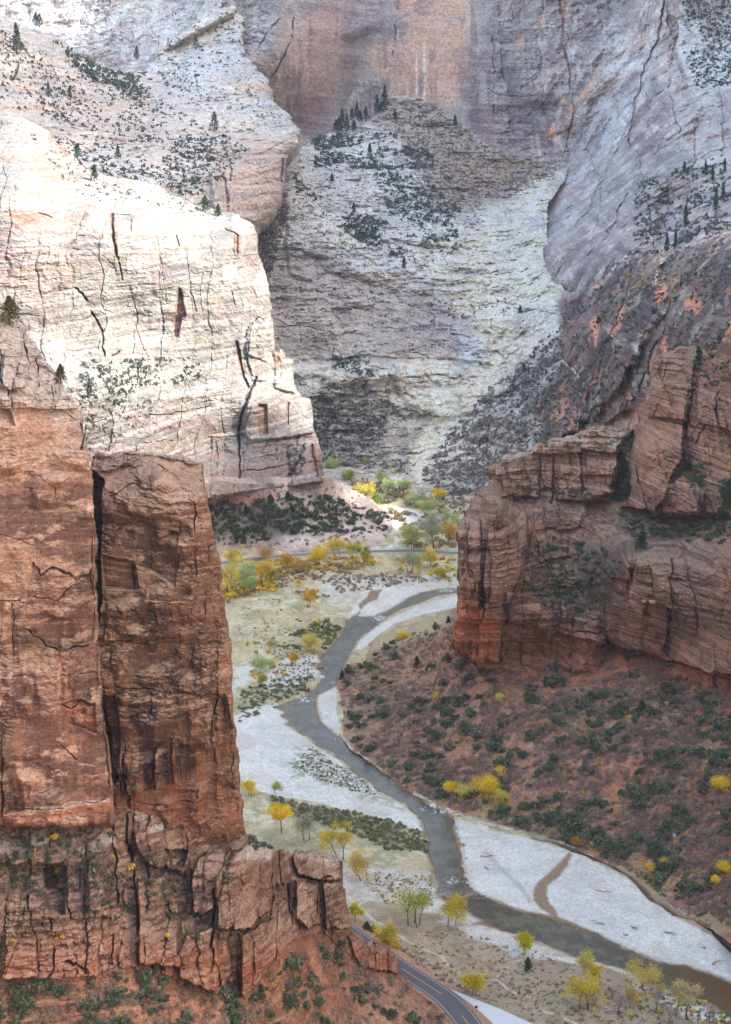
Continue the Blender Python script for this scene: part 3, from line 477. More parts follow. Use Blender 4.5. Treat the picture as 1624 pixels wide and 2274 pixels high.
sheet('brown_cliff', (985, 680, 1700, 1570), 1.5, D_OUT,
      [(1012, 1180, 905), (1015, 1300, 903), (1100, 1140, 908), (1110, 1300, 900), (1020, 1440, 905), (1100, 1470, YZ(1100, 1470, 39)), (1160, 1200, 925), (1170, 1400, 912), (1200, 1460, YZ(1200, 1460, 42)), (1250, 1200, 965), (1300, 1300, 925), (1320, 1420, 890),
       (1070, 1100, 965), (1150, 1110, 985), (1300, 1110, 985), (1100, 1010, 1010), (1250, 970, 1020), (1400, 960, 1020), (1200, 1060, 1000), (1380, 1100, 975), (1420, 1180, 920), (1400, 1240, 868), (1350, 1420, YZ(1350, 1420, 52)), (1470, 1300, 858), (1470, 1440, YZ(1470, 1440, 54)), (1640, 1240, 830), (1640, 1500, YZ(1640, 1500, 60)),
       (1450, 800, 1010), (1540, 770, 1020), (1430, 1000, 965), (1540, 900, 960), (1640, 720, 960), (1640, 900, 925), (1640, 1100, 890), (1540, 1130, 915), (1450, 1150, 930), (1500, 1190, 900), (1620, 1210, 860), (1690, 1550, 790), (1500, 1490, 850)],
      lambda X, Y, Z, px, py: relief(X, Y, Z, 1.0, bed=3.0, bt=5.2, blk=2.4, bw=8, bh=12, gr=1.3, rg=1.8, tilt=.05, k=20, fl=.8),
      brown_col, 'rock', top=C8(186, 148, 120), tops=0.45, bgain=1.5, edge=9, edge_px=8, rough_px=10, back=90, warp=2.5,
      blocks=[([(1340, 1400), (1345, 1330), (1395, 1310), (1412, 1225), (1450, 1203), (1500, 1208), (1560, 1230), (1700, 1230), (1700, 1530), (1624, 1500), (1532, 1470), (1462, 1452), (1362, 1425)], -12, 2.5),
              ([(1000, 1150), (1040, 1130), (1130, 1128), (1168, 1140), (1170, 1200), (1160, 1260), (1118, 1372), (1106, 1465), (1000, 1450)], -8, 3), ([(1086, 1150), (1110, 1146), (1155, 1153), (1166, 1175), (1166, 1240), (1150, 1290), (1135, 1335), (1080, 1330), (1071, 1290), (1082, 1200)], -6, 1.5), ([(1031, 1150), (1066, 1152), (1070, 1280), (1060, 1339), (1036, 1335)], -3.5, 1.5),
              ([(1060, 1282), (1072, 1282), (1074, 1339), (1062, 1339)], 4, 1.5), ([(1066, 1331), (1113, 1333), (1106, 1460), (1062, 1450)], -4, 1.2), ([(1121, 1306), (1200, 1318), (1265, 1323), (1326, 1360), (1350, 1425), (1265, 1405), (1200, 1385), (1125, 1376)], -5, 2), ([(1388, 1323), (1440, 1318), (1476, 1340), (1474, 1446), (1365, 1424)], -4, 1.5),
              ([(1449, 1085), (1500, 1066), (1547, 1090), (1540, 1150), (1440, 1140)], -5, 1.5), ([(1330, 1185), (1405, 1175), (1412, 1230), (1395, 1280), (1340, 1270)], -4, 2), ([(1182, 1126), (1290, 1130), (1285, 1165), (1185, 1170)], -3, 2), ([(1437, 850), (1525, 850), (1515, 938), (1435, 920)], -4, 1.5), ([(1545, 830), (1640, 800), (1640, 960), (1545, 935)], -5, 2), ([(1190, 1190), (1260, 1180), (1255, 1230), (1195, 1240)], -4, 2), ([(1300, 1010), (1370, 1015), (1365, 1050), (1300, 1050)], -3, 1.5),
              ([(1365, 985), (1405, 955), (1402, 1060), (1388, 1112), (1355, 1105), (1372, 1050)], 8, 5), ([(1375, 1120), (1400, 1060), (1405, 960), (1430, 920), (1515, 940), (1514, 1010), (1450, 1130)], -9, 3),
              ([(1300, 1110), (1370, 1090), (1400, 1130), (1640, 1140), (1640, 1175), (1440, 1190), (1300, 1140)], 7, 8), ([(1455, 1080), (1530, 1050), (1560, 1090), (1550, 1140), (1450, 1140)], -8, 3), ([(1110, 1040), (1190, 1030), (1195, 1100), (1115, 1100)], -5, 2), ([(1240, 1030), (1360, 1030), (1350, 1110), (1235, 1105)], -5, 2),
              ([(1180, 980), (1290, 970), (1290, 1005), (1180, 1000)], -5, 2), ([(1290, 950), (1390, 955), (1385, 1000), (1290, 990)], -6, 2), ([(1437, 790), (1540, 800), (1520, 930), (1430, 920)], -6, 3)],
      cracks=[([(1182, 1137), (1170, 1237), (1137, 1302), (1120, 1372), (1107, 1465)], 4, 9), ([(1067, 1180), (1067, 1282), (1072, 1347), (1060, 1447)], 3.5, 7), ([(1487, 1237), (1485, 1347), (1472, 1437)], 3.5, 5), ([(1362, 1427), (1462, 1453), (1532, 1470), (1660, 1500)], 4, 8), ([(1537, 858), (1520, 948), (1514, 1035)], 5, 9),
              ([(1560, 940), (1530, 1010), (1520, 1035)], 3, 6), ([(1228, 1015), (1224, 1110)], 5, 8), ([(1197, 1015), (1197, 1100)], 4, 7), ([(1288, 1010), (1290, 1100)], 4, 6), ([(1437, 925), (1522, 940), (1624, 965), (1690, 985)], 3.5, 6), ([(1480, 790), (1450, 920)], 2.5, 4), ([(1590, 850), (1585, 940)], 4, 6),
              ([(1400, 1010), (1420, 1080), (1440, 1140)], 3, 5), ([(1560, 1000), (1624, 1030)], 2.5, 4), ([(1240, 1300), (1235, 1420)], 3, 4), ([(1270, 1360), (1275, 1430)], 3, 4), ([(1340, 1330), (1345, 1425)], 5, 6), ([(1170, 1180), (1165, 1240)], 4, 6), ([(1110, 1370), (1200, 1380), (1280, 1400), (1345, 1400)], 3, 5), ([(1040, 1150), (1035, 1350)], 2.5, 4),
              ([(1480, 1280), (1600, 1300)], 1.5, 2), ([(1550, 1310), (1580, 1330)], 3, 4), ([(1440, 1230), (1480, 1250)], 2, 3), ([(1020, 1340), (1060, 1345), (1100, 1340)], 2.5, 4)])
HILL_FOOT = [(1030, 1340), (960, 1368), (900, 1388), (840, 1412), (800, 1445), (760, 1490), (745, 1530), (745, 1580), (752, 1630), (775, 1662), (830, 1700), (880, 1735), (920, 1765), (965, 1788), (1010, 1808), (1080, 1832), (1180, 1855), (1260, 1880), (1340, 1915), (1400, 1945), (1440, 1972), (1500, 2015), (1560, 2050), (1640, 2110), (2065, 2330)]
def hill_col(X, Y, Z, px, py, wx, wy, sd, cr):
    c = np.broadcast_to(C8(158, 114, 84), px.shape+(3,)).copy()
    up = sst(1480, 1400+0*px, py)
    c = mix(c, C8(170, 108, 76), sst(.42, .6, fbm(X/22, Y/22, 1, 4))*(.25+.6*sst(1150, 1500, px)))
    c = mix(c, C8(186, 108, 74), pm(wx, wy, [(1000, 1420), (1110, 1450), (1350, 1420), (1640, 1500), (1700, 1600), (1700, 1700), (1400, 1520), (1100, 1520)], 22)*.6)
    c = mix(c, C8(116, 94, 82), sst(.45, .6, fbm(X/4+4, Y/5, 1, 4, .6))*.75)
    d = -ldist(px, py, HILL_FOOT, 120)
    c = mix(c, C8(158, 132, 96), sst(-90, -20, d)*sst(.4, .6, fbm(X/10, Y/10, 8, 3))*.8)
    c = mix(c, C8(150, 140, 96), pm(wx, wy, [(1010, 1770), (1120, 1780), (1260, 1850), (1240, 1870), (1080, 1820)], 14)*.6)
    c = mix(c, C8(178, 158, 120), pm(wx, wy, [(840, 1400), (1000, 1350), (990, 1400), (880, 1430), (820, 1450)], 12)*.8)
    c = mix(c, C8(176, 128, 76), pm(wx, wy, [(1380, 1880), (1640, 1960), (1640, 2010), (1450, 1960)], 12)*.5)
    c = mix(c, C8(170, 150, 132), sst(.66, .7, fbm(X/1.6, Y/2.2, 6, 3))*.6)
    # pale rocky bank along the foot
    c = mix(c, C8(196, 190, 180), sst(-9, -3, d)*sst(.45, .55, fbm(X/5, Y/5, 3, 3))*.8*(px < 1420)*(px > 740)*(py > 1600))
    return c
H_CT = [(p[0], p[1]+8, YZ(p[0], p[1]+8, -1.6)) for p in HILL_FOOT[:-1][::2]]
sheet('talus_slope', (690, 1300, 1700, 2340), 2.0, HILL_FOOT[:]+[(1700, 1470), (1400, 1380), (1100, 1350)],
      H_CT+[(p[0]+12, p[1]-16, YZ(p[0]+12, p[1]-16, 2.2)) for p in HILL_FOOT[3:-1:3]]+[(1010, 1400, 950), (1030, 1440, YZ(1030, 1440, 36)), (1100, 1475, YZ(1100, 1475, 38)), (1250, 1450, YZ(1250, 1450, 44)), (1350, 1430, YZ(1350, 1430, 50)), (1480, 1460, YZ(1480, 1460, 53)), (1640, 1520, YZ(1640, 1520, 58)), (1690, 1480, 840), (1100, 1360, 1000), (1400, 1390, 900),
       (1000, 1600, YZ(1000, 1600, 17)), (1200, 1600, YZ(1200, 1600, 27)), (1400, 1650, YZ(1400, 1650, 30)), (1620, 1750, YZ(1620, 1750, 30)), (1200, 1750, YZ(1200, 1750, 11)), (1450, 1850, YZ(1450, 1850, 9)), (1600, 1950, YZ(1600, 1950, 9)), (850, 1560, YZ(850, 1560, 9)), (1690, 1900, YZ(1690, 1900, 20)), (1000, 1720, YZ(1000, 1720, 6))],
      lambda X, Y, Z, px, py: 5.0*(fbm(X/22, Y/22, 0, 5, .6)-.5)*sst(0, 40, ldist(px, py, HILL_FOOT, 60)), hill_col, 'soil', mode='slope', back=25, rough_px=4)

# ------------------------------------------------------------------ left: lower band, talus, tall wall, pillar
def band_col(X, Y, Z, px, py, wx, wy, sd, cr):
    c = np.broadcast_to(C8(138, 100, 84), px.shape+(3,)).copy()
    c = mix(c, C8(180, 140, 116), sst(.44, .60, fbm(X/9, Y/9, Z/4, 5))*.75)
    l = lamina(X, Y, Z, .8, .1, 41); c = mix(c, C8(206, 176, 150), sst(.58, .66, l)*.35)
    c = mix(c, C8(98, 68, 60), sst(.5, .62, fbm(X/7+5, Y/7, Z/12, 4))*.7)
    c = mix(c, C8(186, 106, 70), sst(2030, 2140, py+50*(fbm(X/9, Y/9, Z/9, 4)-.5))*.55)
    c = mix(c, C8(212, 204, 196), pm(wx, wy, [(-40, 1812), (130, 1835), (260, 1830), (262, 1875), (140, 1892), (20, 1880), (-40, 1850)], 10)*sst(.45, .55, fbm(X/6, Y/6, Z/2.5, 4))*.85)
    c = mix(c, C8(210, 200, 190), pm(wx, wy, [(300, 1795), (470, 1795), (480, 1825), (300, 1830)], 8)*sst(.4, .52, fbm(X/6, Y/6, Z/2.5, 4))*.85)
    c = mix(c, C8(206, 190, 174), pm(wx, wy, [(560, 1855), (610, 1875), (600, 1900), (520, 1900)], 7)*.8)
    c = mix(c, C8(204, 186, 168), pm(wx, wy, [(650, 1886), (700, 1880), (755, 1898), (740, 1915), (680, 1900)], 5)*.8)
    c = mix(c, C8(120, 106, 98), pm(wx, wy, [(-40, 1790), (250, 1800), (250, 1960), (100, 2000), (-40, 2000)], 20)*.35)
    tal = T_mask(px, py)
    c = mix(c, C8(150, 98, 74), tal*.9); c = mix(c, C8(150, 110, 90), tal*sst(.5, .6, fbm(X/4, Y/4, 2, 4))*.6); c = mix(c, C8(196, 136, 104), tal*sst(.56, .62, fbm(X/6+9, Y/6, 2, 4))*.6)
    return mix(c*np.array([.74, .72, .69], f4), C8(66, 36, 28), cr*.55)
T_TOP = [(-60, 2165), (60, 2158), (200, 2150), (300, 2140), (345, 2160), (420, 2165), (480, 2190), (540, 2200), (580, 2160), (625, 2110), (650, 2075), (720, 2060), (760, 2100), (820, 2140), (880, 2160), (915, 2190)]
def T_mask(px, py):
    t = np.interp(px, [p[0] for p in T_TOP], [p[1] for p in T_TOP]); return sst(-6, 6, py-t)
def band_disp(X, Y, Z, px, py):
    t = T_mask(px, py)
    return relief(X, Y, Z, .8, bed=2.4, bt=3.0, blk=2.2, bw=6.5, bh=7, gr=1.5, rg=2.0, tilt=.06, k=40)*(1-t*.75)+t*.8*(beds(X, Y, Z, 2.4, .1, 44)*1.6)
sheet('ledge_band_cliff', (-60, 1740, 1060, 2330), 1.4,
      [(-50, 1760), (540, 1760), (548, 1838), (575, 1848), (580, 1862), (600, 1868), (622, 1880), (645, 1884), (655, 1880), (700, 1878), (750, 1893), (762, 1905), (764, 1930), (758, 1945), (768, 1960), (770, 1990), (780, 2030), (782, 2055), (800, 2062), (815, 2080), (835, 2078), (850, 2092), (870, 2100), (885, 2125), (886, 2150), (900, 2160), (914, 2172), (916, 2190), (940, 2205), (965, 2222), (985, 2240), (1004, 2262), (1016, 2280), (1030, 2325), (-50, 2325)],
      [(-40, 1780, 520), (-40, 1980, 508), (-40, 2150, 498), (150, 1800, 530), (150, 1900, 522), (150, 2145, 505), (260, 1800, 545), (300, 1950, 535), (300, 2135, 515), (400, 1800, 560), (420, 2000, 545), (420, 2160, 528), (500, 1850, 575), (520, 1900, 556), (540, 2050, 545), (520, 2195, 538), (545, 1840, 575), (600, 1900, 575), (610, 2000, 570), (625, 2100, 560),
       (700, 1900, 606), (755, 1960, 600), (720, 2050, 592), (800, 2080, 612), (880, 2130, 628), (885, 2155, YZ(885, 2155, 13)), (915, 2185, YZ(915, 2185, 9)), (700, 2110, 578), (965, 2222, YZ(965, 2222, 1.5)), (1010, 2272, YZ(1010, 2272, -.5)), (1030, 2325, YZ(1030, 2325, -.5)), (900, 2273, YZ(900, 2273, 9)), (700, 2240, YZ(700, 2240, 27)), (500, 2260, YZ(500, 2260, 42)), (300, 2273, YZ(300, 2273, 50)), (0, 2273, YZ(0, 2273, 56)), (-40, 2325, YZ(-40, 2325, 50)), (500, 2325, YZ(500, 2325, 36)), (150, 2200, YZ(150, 2200, 61)), (600, 2180, YZ(600, 2180, 41))],
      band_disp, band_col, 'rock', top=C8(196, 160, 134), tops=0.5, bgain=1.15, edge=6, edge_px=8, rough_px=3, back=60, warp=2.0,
      blocks=[([(485, 1930), (520, 1885), (560, 1862), (605, 1880), (612, 1950), (603, 2010), (560, 2045), (485, 2045)], -8, 2), ([(650, 1888), (680, 1883), (757, 1900), (762, 1940), (715, 1945), (665, 1935)], -5, 1.5), ([(430, 1930), (445, 1890), (508, 1862), (503, 1890), (482, 2000), (450, 2020), (432, 2000)], -6, 2),
              ([(400, 2100), (420, 2050), (480, 2040), (490, 2130), (480, 2200), (400, 2160)], -5, 2), ([(540, 2060), (610, 2030), (625, 2090), (590, 2150), (540, 2200)], -6, 2), ([(20, 2050), (60, 2040), (90, 2080), (90, 2160), (10, 2160)], -5, 2), ([(310, 1940), (370, 1930), (400, 2000), (400, 2130), (312, 2130)], -5, 2),
              ([(0, 1905), (60, 1900), (130, 1910), (130, 1960), (60, 1970), (0, 1960)], 5, 5), ([(200, 1900), (240, 1900), (250, 2020), (205, 2020)], -4, 2), ([(100, 1920), (150, 1900), (150, 2010), (110, 2000)], 6, 4), ([(660, 1945), (710, 1950), (712, 2040), (660, 2030)], -5, 2), ([(720, 1950), (760, 1950), (775, 2050), (725, 2050)], -5, 2), ([(300, 1830), (430, 1830), (420, 1930), (330, 1900)], -4, 3),
              ([(370, 1870), (420, 1880), (410, 1910), (380, 1905)], 5, 2), ([(770, 2070), (880, 2110), (885, 2150), (800, 2140)], -3, 2)],
      cracks=[([(280, 1750), (285, 1790), (300, 1905), (305, 1985), (312, 2130)], 5, 10), ([(192, 1835), (192, 1920), (197, 2055), (200, 2140)], 3.5, 7), ([(70, 1975), (80, 2055), (95, 2150)], 3.5, 7), ([(430, 1920), (432, 2005)], 4, 7), ([(480, 1960), (474, 2085), (490, 2155), (494, 2210)], 5, 9), ([(607, 1900), (607, 1985), (598, 2030)], 5, 8),
              ([(650, 1895), (665, 1935), (707, 1945), (710, 2005), (722, 2055)], 4, 8), ([(707, 1945), (735, 1935), (760, 1945)], 3.5, 6), ([(530, 2095), (535, 2205)], 3, 5), ([(310, 2125), (350, 2142), (400, 2138)], 5, 6), ([(120, 2020), (125, 2130), (110, 2160)], 3.5, 6), ([(20, 2000), (15, 2150)], 4, 6), ([(245, 1780), (262, 1900), (265, 1990)], 4, 7),
              ([(485, 2048), (560, 2050), (610, 2015)], 3, 5), ([(350, 2000), (400, 2010)], 3, 4), ([(150, 2120), (200, 2130)], 4, 5), ([(150, 1960), (180, 2080)], 2.5, 4), ([(640, 1960), (650, 2040)], 4, 6), ([(830, 2085), (835, 2140)], 3, 3), ([(860, 2100), (862, 2155)], 3, 3), ([(250, 2010), (255, 2130)], 3, 5), ([(510, 1905), (515, 2030)], 1.5, 2.5),
              ([(-40, 1905), (60, 1900), (150, 1920)], 3, 3), ([(620, 1880), (630, 1960)], 3.5, 6), ([(560, 2060), (570, 2140)], 2.5, 4), ([(0, 2060), (-40, 2070)], 3, 3)])
def wall_col(X, Y, Z, px, py, wx, wy, sd, cr):
    c = np.broadcast_to(C8(176, 134, 112), px.shape+(3,)).copy()
    c = mix(c, C8(206, 166, 140), sst(.45, .62, fbm(X/14, Y/14, Z/5, 5))*.7)
    l = lamina(X, Y, Z, .7, .12, 51); c = mix(c, C8(218, 184, 158), sst(.55, .66, l)*.5); c = mix(c, C8(140, 96, 80), sst(.56, .66, lamina(X, Y, Z, 1.1, -.1, 57))*.4)
    dk = sst(1300, 1700, py+120*(fbm(X/20, Y/20, Z/20, 3)-.5))
    c = mix(c, C8(124, 88, 76), dk*.65)
    c = mix(c, C8(100, 68, 62), streaks(X, Z, 1.9, 14, 9, .5, .64)*sst(1180, 1420, py)*sst(.4, .6, fbm(X/16, Y/16, Z/10+3, 4))*.8)
    c = mix(c, C8(208, 152, 120), streaks(X, Z, 2.2, 18, 15, .56, .64)*sst(1230, 1500, py)*.55)
    c = mix(c, C8(92, 66, 60), sst(.5, .56, fbm(X/16+3, Y/16, Z/6, 5, .6))*.65*sst(900, 1100, py))
    c = mix(c, C8(112, 78, 68), sst(.5, .6, fbm(X/22+60, Y/22, Z/16, 5, .6))*.55*sst(1000, 1300, py)); c = mix(c, C8(224, 186, 158), sst(.6, .66, fbm(X/9+70, Y/9, Z/4, 5, .6))*.6)
    cap = 1-sst(860, 960, py+40*(fbm(X/6, Y/6, Z/3, 3)-.5)*2-.15*px)
    c = mix(c, C8(188, 180, 172), cap*.8); c = mix(c, C8(146, 132, 124), cap*sst(.55, .62, fbm(X/4, Y/4, Z/1.5, 3))*.6)
    c = mix(c, C8(212, 156, 118), pm(wx, wy, [(40, 890), (110, 900), (120, 960), (30, 950)], 14)*.5)
    c = mix(c, C8(176, 110, 80), pm(wx, wy, [(-50, 1780), (130, 1790), (260, 1770), (260, 1800), (-50, 1812)], 8)*.7)
    c = mix(c, C8(210, 196, 182), pm(wx, wy, [(60, 1782), (250, 1770), (250, 1778), (60, 1792)], 3)*.6)
    c = mix(c, C8(200, 130, 96), pm(wx, wy, [(150, 1560), (218, 1550), (215, 1620), (150, 1600)], 8)*.7)
    return mix(c*np.array([.80, .78, .74], f4), C8(70, 36, 26), cr*.6)
sheet('tall_wall', (-60, 670, 290, 1840), 1.4,
      [(-50, 686), (20, 690), (32, 700), (60, 728), (85, 760), (104, 792), (120, 810), (140, 826), (150, 850), (166, 880), (182, 905), (188, 935), (190, 965), (198, 1000), (208, 1060), (215, 1150), (218, 1300), (222, 1420), (232, 1540), (246, 1650), (252, 1740), (258, 1810), (250, 1825), (-50, 1830)],
      [(-40, 700, 545), (20, 700, 545), (-40, 850, 522), (100, 820, 538), (150, 860, 538), (60, 900, 524), (180, 930, 532), (0, 1000, 516), (180, 1010, 524), (0, 1400, 512), (215, 1200, 522), (215, 1500, 520), (-40, 1800, 508), (120, 1600, 513), (245, 1800, 518), (100, 1200, 514)],
      lambda X, Y, Z, px, py: relief(X, Y, Z, .8, bed=.7, bt=4.4, blk=1.0+.0*px+1.2*(py < 880), bw=9, bh=18, gr=.35+1.0*(py < 900), rg=1.3, tilt=.08, k=50, fl=1.3)*(.35+.75*np.maximum(sst(.42, .62, fbm(X/14, Y/14, Z/12+88, 3)), py < 900)),
      wall_col, 'rock', fiss=.3, micro=.24, top=C8(214, 180, 154), tops=0.5, edge=4, edge_px=6, rough_px=7, back=70, warp=2.5,
      blocks=[([(75, 1247), (95, 1272), (120, 1254), (145, 1257), (175, 1274), (212, 1270), (212, 1420), (130, 1437), (105, 1432), (90, 1407), (55, 1382), (65, 1312)], 1.6, 1.5), ([(20, 775), (50, 765), (75, 800), (70, 850), (20, 860)], -3, 1.5), ([(-50, 880), (20, 900), (35, 940), (-50, 930)], 3, 3),
              ([(140, 1557), (180, 1550), (218, 1550), (218, 1620), (150, 1600)], 1.8, 1.2), ([(205, 1130), (225, 1130), (235, 1530), (218, 1530)], 2.5, 1.2), ([(-50, 1700), (40, 1690), (60, 1790), (-50, 1800)], 3, 5)],
      cracks=[([(75, 1247), (95, 1272), (120, 1254), (145, 1257), (175, 1274), (205, 1270)], 3.2, 4), ([(65, 1312), (105, 1322), (135, 1324), (165, 1287)], 2.2, 3), ([(55, 1382), (90, 1407), (105, 1432), (130, 1437), (215, 1425)], 3.2, 4), ([(140, 1557), (160, 1567), (180, 1552), (215, 1552)], 3, 4), ([(203, 1137), (206, 1287), (217, 1437), (219, 1530)], 2.6, 4),
              ([(20, 1790), (60, 1788), (250, 1772)], 2, 2.5), ([(12, 770), (15, 830), (30, 870)], 4, 6), ([(60, 760), (75, 800)], 3, 4), ([(90, 790), (95, 850)], 3, 4), ([(120, 850), (130, 900), (175, 930)], 2, 3), ([(180, 935), (186, 990)], 4, 5), ([(0, 1180), (80, 1210)], 1.6, 2), ([(0, 1330), (50, 1325)], 2, 2.5),
              ([(130, 1640), (175, 1680)], 2.5, 2.5), ([(0, 1480), (120, 1490), (220, 1485)], 1.8, 2), ([(30, 1330), (35, 1450)], 2, 2), ([(10, 1620), (14, 1800)], 3, 4), ([(-10, 1060), (80, 1040), (120, 1075), (160, 1050)], 1.8, 2), ([(125, 1075), (140, 1180)], 1.5, 1.6), ([(230, 1540), (245, 1760)], 2, 3)])
def pillar_col(X, Y, Z, px, py, wx, wy, sd, cr):
    c = np.broadcast_to(C8(142, 102, 84), px.shape+(3,)).copy()
    c = mix(c, C8(176, 134, 110), sst(.45, .62, fbm(X/10, Y/10, Z/5, 5))*.7)
    l = lamina(X, Y, Z, .8, .15, 61); c = mix(c, C8(204, 168, 142), sst(.58, .64, l)*.65)
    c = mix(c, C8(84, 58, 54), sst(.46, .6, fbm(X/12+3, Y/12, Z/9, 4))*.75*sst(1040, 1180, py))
    c = mix(c, C8(80, 52, 48), streaks(X, Z, 2.1, 12, 29, .48, .62)*sst(1300, 1560, py)*sst(.38, .58, fbm(X/16, Y/16, Z/10+8, 4))*.85)
    c = mix(c, C8(196, 130, 92), streaks(X, Z, 1.6, 26, 33, .55, .62)*sst(1250, 1600, py)*.55)
    c = mix(c, C8(216, 178, 150), sst(.62, .68, fbm(X/8+70, Y/8, Z/3, 5, .6))*.6)
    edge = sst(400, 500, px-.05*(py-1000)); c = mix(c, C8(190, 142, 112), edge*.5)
    c = mix(c, C8(192, 170, 150), (1-sst(1010, 1045, py+20*(fbm(X/5, Y/5, Z/3, 3)-.5)*2))*.7)
    c = mix(c, C8(178, 108, 76), sst(1690, 1830, py)*.45)
    return mix(c*np.array([.62, .60, .57], f4), C8(56, 30, 24), cr*.6)
sheet('rock_pillar', (190, 960, 590, 1900), 1.4,
      [(196, 1040), (210, 1028), (213, 1003), (224, 994), (262, 998), (300, 995), (345, 1002), (380, 1000), (410, 1005), (440, 1012), (452, 1022), (458, 1050), (462, 1085), (470, 1130), (478, 1170), (490, 1220), (500, 1290), (506, 1350), (514, 1400), (519, 1450), (518, 1500), (524, 1560), (528, 1640), (536, 1720), (540, 1780), (546, 1842), (520, 1870), (400, 1890), (220, 1890), (200, 1500)],
      [(225, 1000, 575), (440, 1010, 575), (260, 1100, 548), (440, 1100, 552), (260, 1400, 545), (480, 1300, 556), (500, 1400, 560), (400, 1300, 545), (400, 1600, 545), (270, 1700, 546), (530, 1700, 568), (540, 1840, 572), (400, 1840, 556), (280, 1880, 546), (350, 1050, 552)],
      lambda X, Y, Z, px, py: relief(X, Y, Z, .85, bed=.8, bt=4.6, blk=1.1, bw=9, bh=18, gr=.5, rg=1.6, tilt=.1, k=60, fl=1.5)*(.4+.7*sst(.42, .6, fbm(X/14, Y/14, Z/12+68, 3))),
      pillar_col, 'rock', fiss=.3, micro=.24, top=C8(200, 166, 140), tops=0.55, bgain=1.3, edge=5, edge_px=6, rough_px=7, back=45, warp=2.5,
      blocks=[([(196, 1035), (220, 1045), (232, 1066), (228, 1090), (225, 1120), (226, 1240), (225, 1400), (228, 1500), (240, 1560), (252, 1640), (262, 1900), (196, 1900)], 16, 2), ([(345, 1657), (360, 1650), (385, 1635), (400, 1660), (430, 1702), (440, 1750), (345, 1750)], -4, 1.5), ([(382, 1640), (392, 1632), (405, 1670), (398, 1740), (385, 1740)], -2, 1.2),
              ([(236, 1530), (262, 1530), (268, 1570), (270, 1720), (240, 1720)], 5, 3), ([(470, 1540), (505, 1530), (520, 1600), (480, 1610)], 3, 2), ([(300, 1317), (395, 1322), (490, 1317), (490, 1415), (240, 1409), (240, 1330)], -1.4, 2), ([(230, 1230), (300, 1240), (310, 1300), (235, 1300)], 3, 3), ([(310, 1150), (400, 1180), (395, 1290), (300, 1250)], 1.5, 4)],
      cracks=[([(300, 1317), (350, 1324), (395, 1322), (490, 1317)], 2.4, 2.5), ([(230, 1409), (375, 1422), (385, 1447), (435, 1462)], 2.6, 3), ([(240, 1509), (360, 1522), (490, 1530)], 3, 4), ([(490, 1380), (488, 1527), (472, 1587), (482, 1690)], 2.8, 4), ([(281, 1640), (280, 1705), (288, 1790), (296, 1890)], 6, 10), ([(310, 1170), (350, 1190), (395, 1175)], 2.5, 3),
              ([(405, 1150), (400, 1260)], 2.5, 3), ([(438, 1100), (440, 1270)], 2.5, 3), ([(460, 1330), (455, 1380)], 2, 3), ([(350, 1030), (375, 1045), (410, 1040)], 3, 4), ([(245, 1100), (300, 1070), (340, 1080)], 2.5, 3), ([(345, 1340), (365, 1385)], 2, 2.5), ([(340, 1655), (345, 1750)], 3, 3.5), ([(385, 1640), (388, 1745)], 2, 2.5), ([(433, 1690), (440, 1760)], 3, 4),
              ([(300, 1240), (300, 1300)], 3, 4), ([(270, 1600), (275, 1750)], 4, 6), ([(500, 1540), (520, 1700), (530, 1800)], 2, 2.5), ([(285, 1770), (340, 1780), (430, 1770), (535, 1762)], 2.2, 2.5), ([(420, 1430), (480, 1440)], 1.5, 2)])
# ------------------------------------------------------------------ valley floor, river, roads
RIV_L = [(1040, 1303), (1017, 1309), (970, 1310), (934, 1317), (897, 1335), (863, 1355), (836, 1369), (805, 1370), (786, 1367), (766, 1381), (759, 1407), (732, 1438), (712, 1461), (707, 1488), (715, 1501), (705, 1522), (688, 1542), (668, 1552), (635, 1562), (614, 1569), (631, 1585), (638, 1609), (661, 1622), (683, 1638), (724, 1663), (784, 1710), (834, 1747), (885, 1777), (925, 1801), (942, 1838), (952, 1864), (954, 1891), (965, 1925), (966, 1952), (972, 1969), (976, 1982),
         (1021, 2019), (1056, 2040), (1101, 2061), (1146, 2079), (1188, 2091), (1227, 2103), (1272, 2124), (1317, 2136), (1377, 2151), (1422, 2169), (1461, 2187), (1497, 2199), (1536, 2217), (1581, 2232), (1624, 2250), (1700, 2280), (2060, 2480)]
RIV_R = [(1040, 1312), (1021, 1316), (970, 1323), (930, 1340), (887, 1354), (856, 1372), (836, 1389), (803, 1411), (792, 1424), (782, 1441), (766, 1475), (759, 1501), (749, 1520), (719, 1538), (703, 1545), (702, 1565), (705, 1589), (722, 1612), (742, 1629), (767, 1649), (801, 1673), (828, 1693), (851, 1713), (868, 1727), (885, 1740), (912, 1760), (939, 1777), (962, 1791), (986, 1801), (1002, 1811), (1007, 1819), (1011, 1844), (1019, 1878), (1026, 1905), (1026, 1935), (1041, 1972),
         (1071, 1989), (1101, 2001), (1146, 2019), (1185, 2028), (1226, 2040), (1266, 2056), (1326, 2076), (1359, 2093), (1392, 2108), (1431, 2123), (1461, 2136), (1521, 2147), (1563, 2158), (1599, 2171), (1640, 2192), (1700, 2225), (2060, 2400)]
RIVER = RIV_L+RIV_R[::-1]
WZ = -1.0
def W2(pts, z=0.0): p = np.array(pts, float); g = gnd(p[:, 0], p[:, 1], z); return [(float(a), float(b)) for a, b in g[:, :2]]
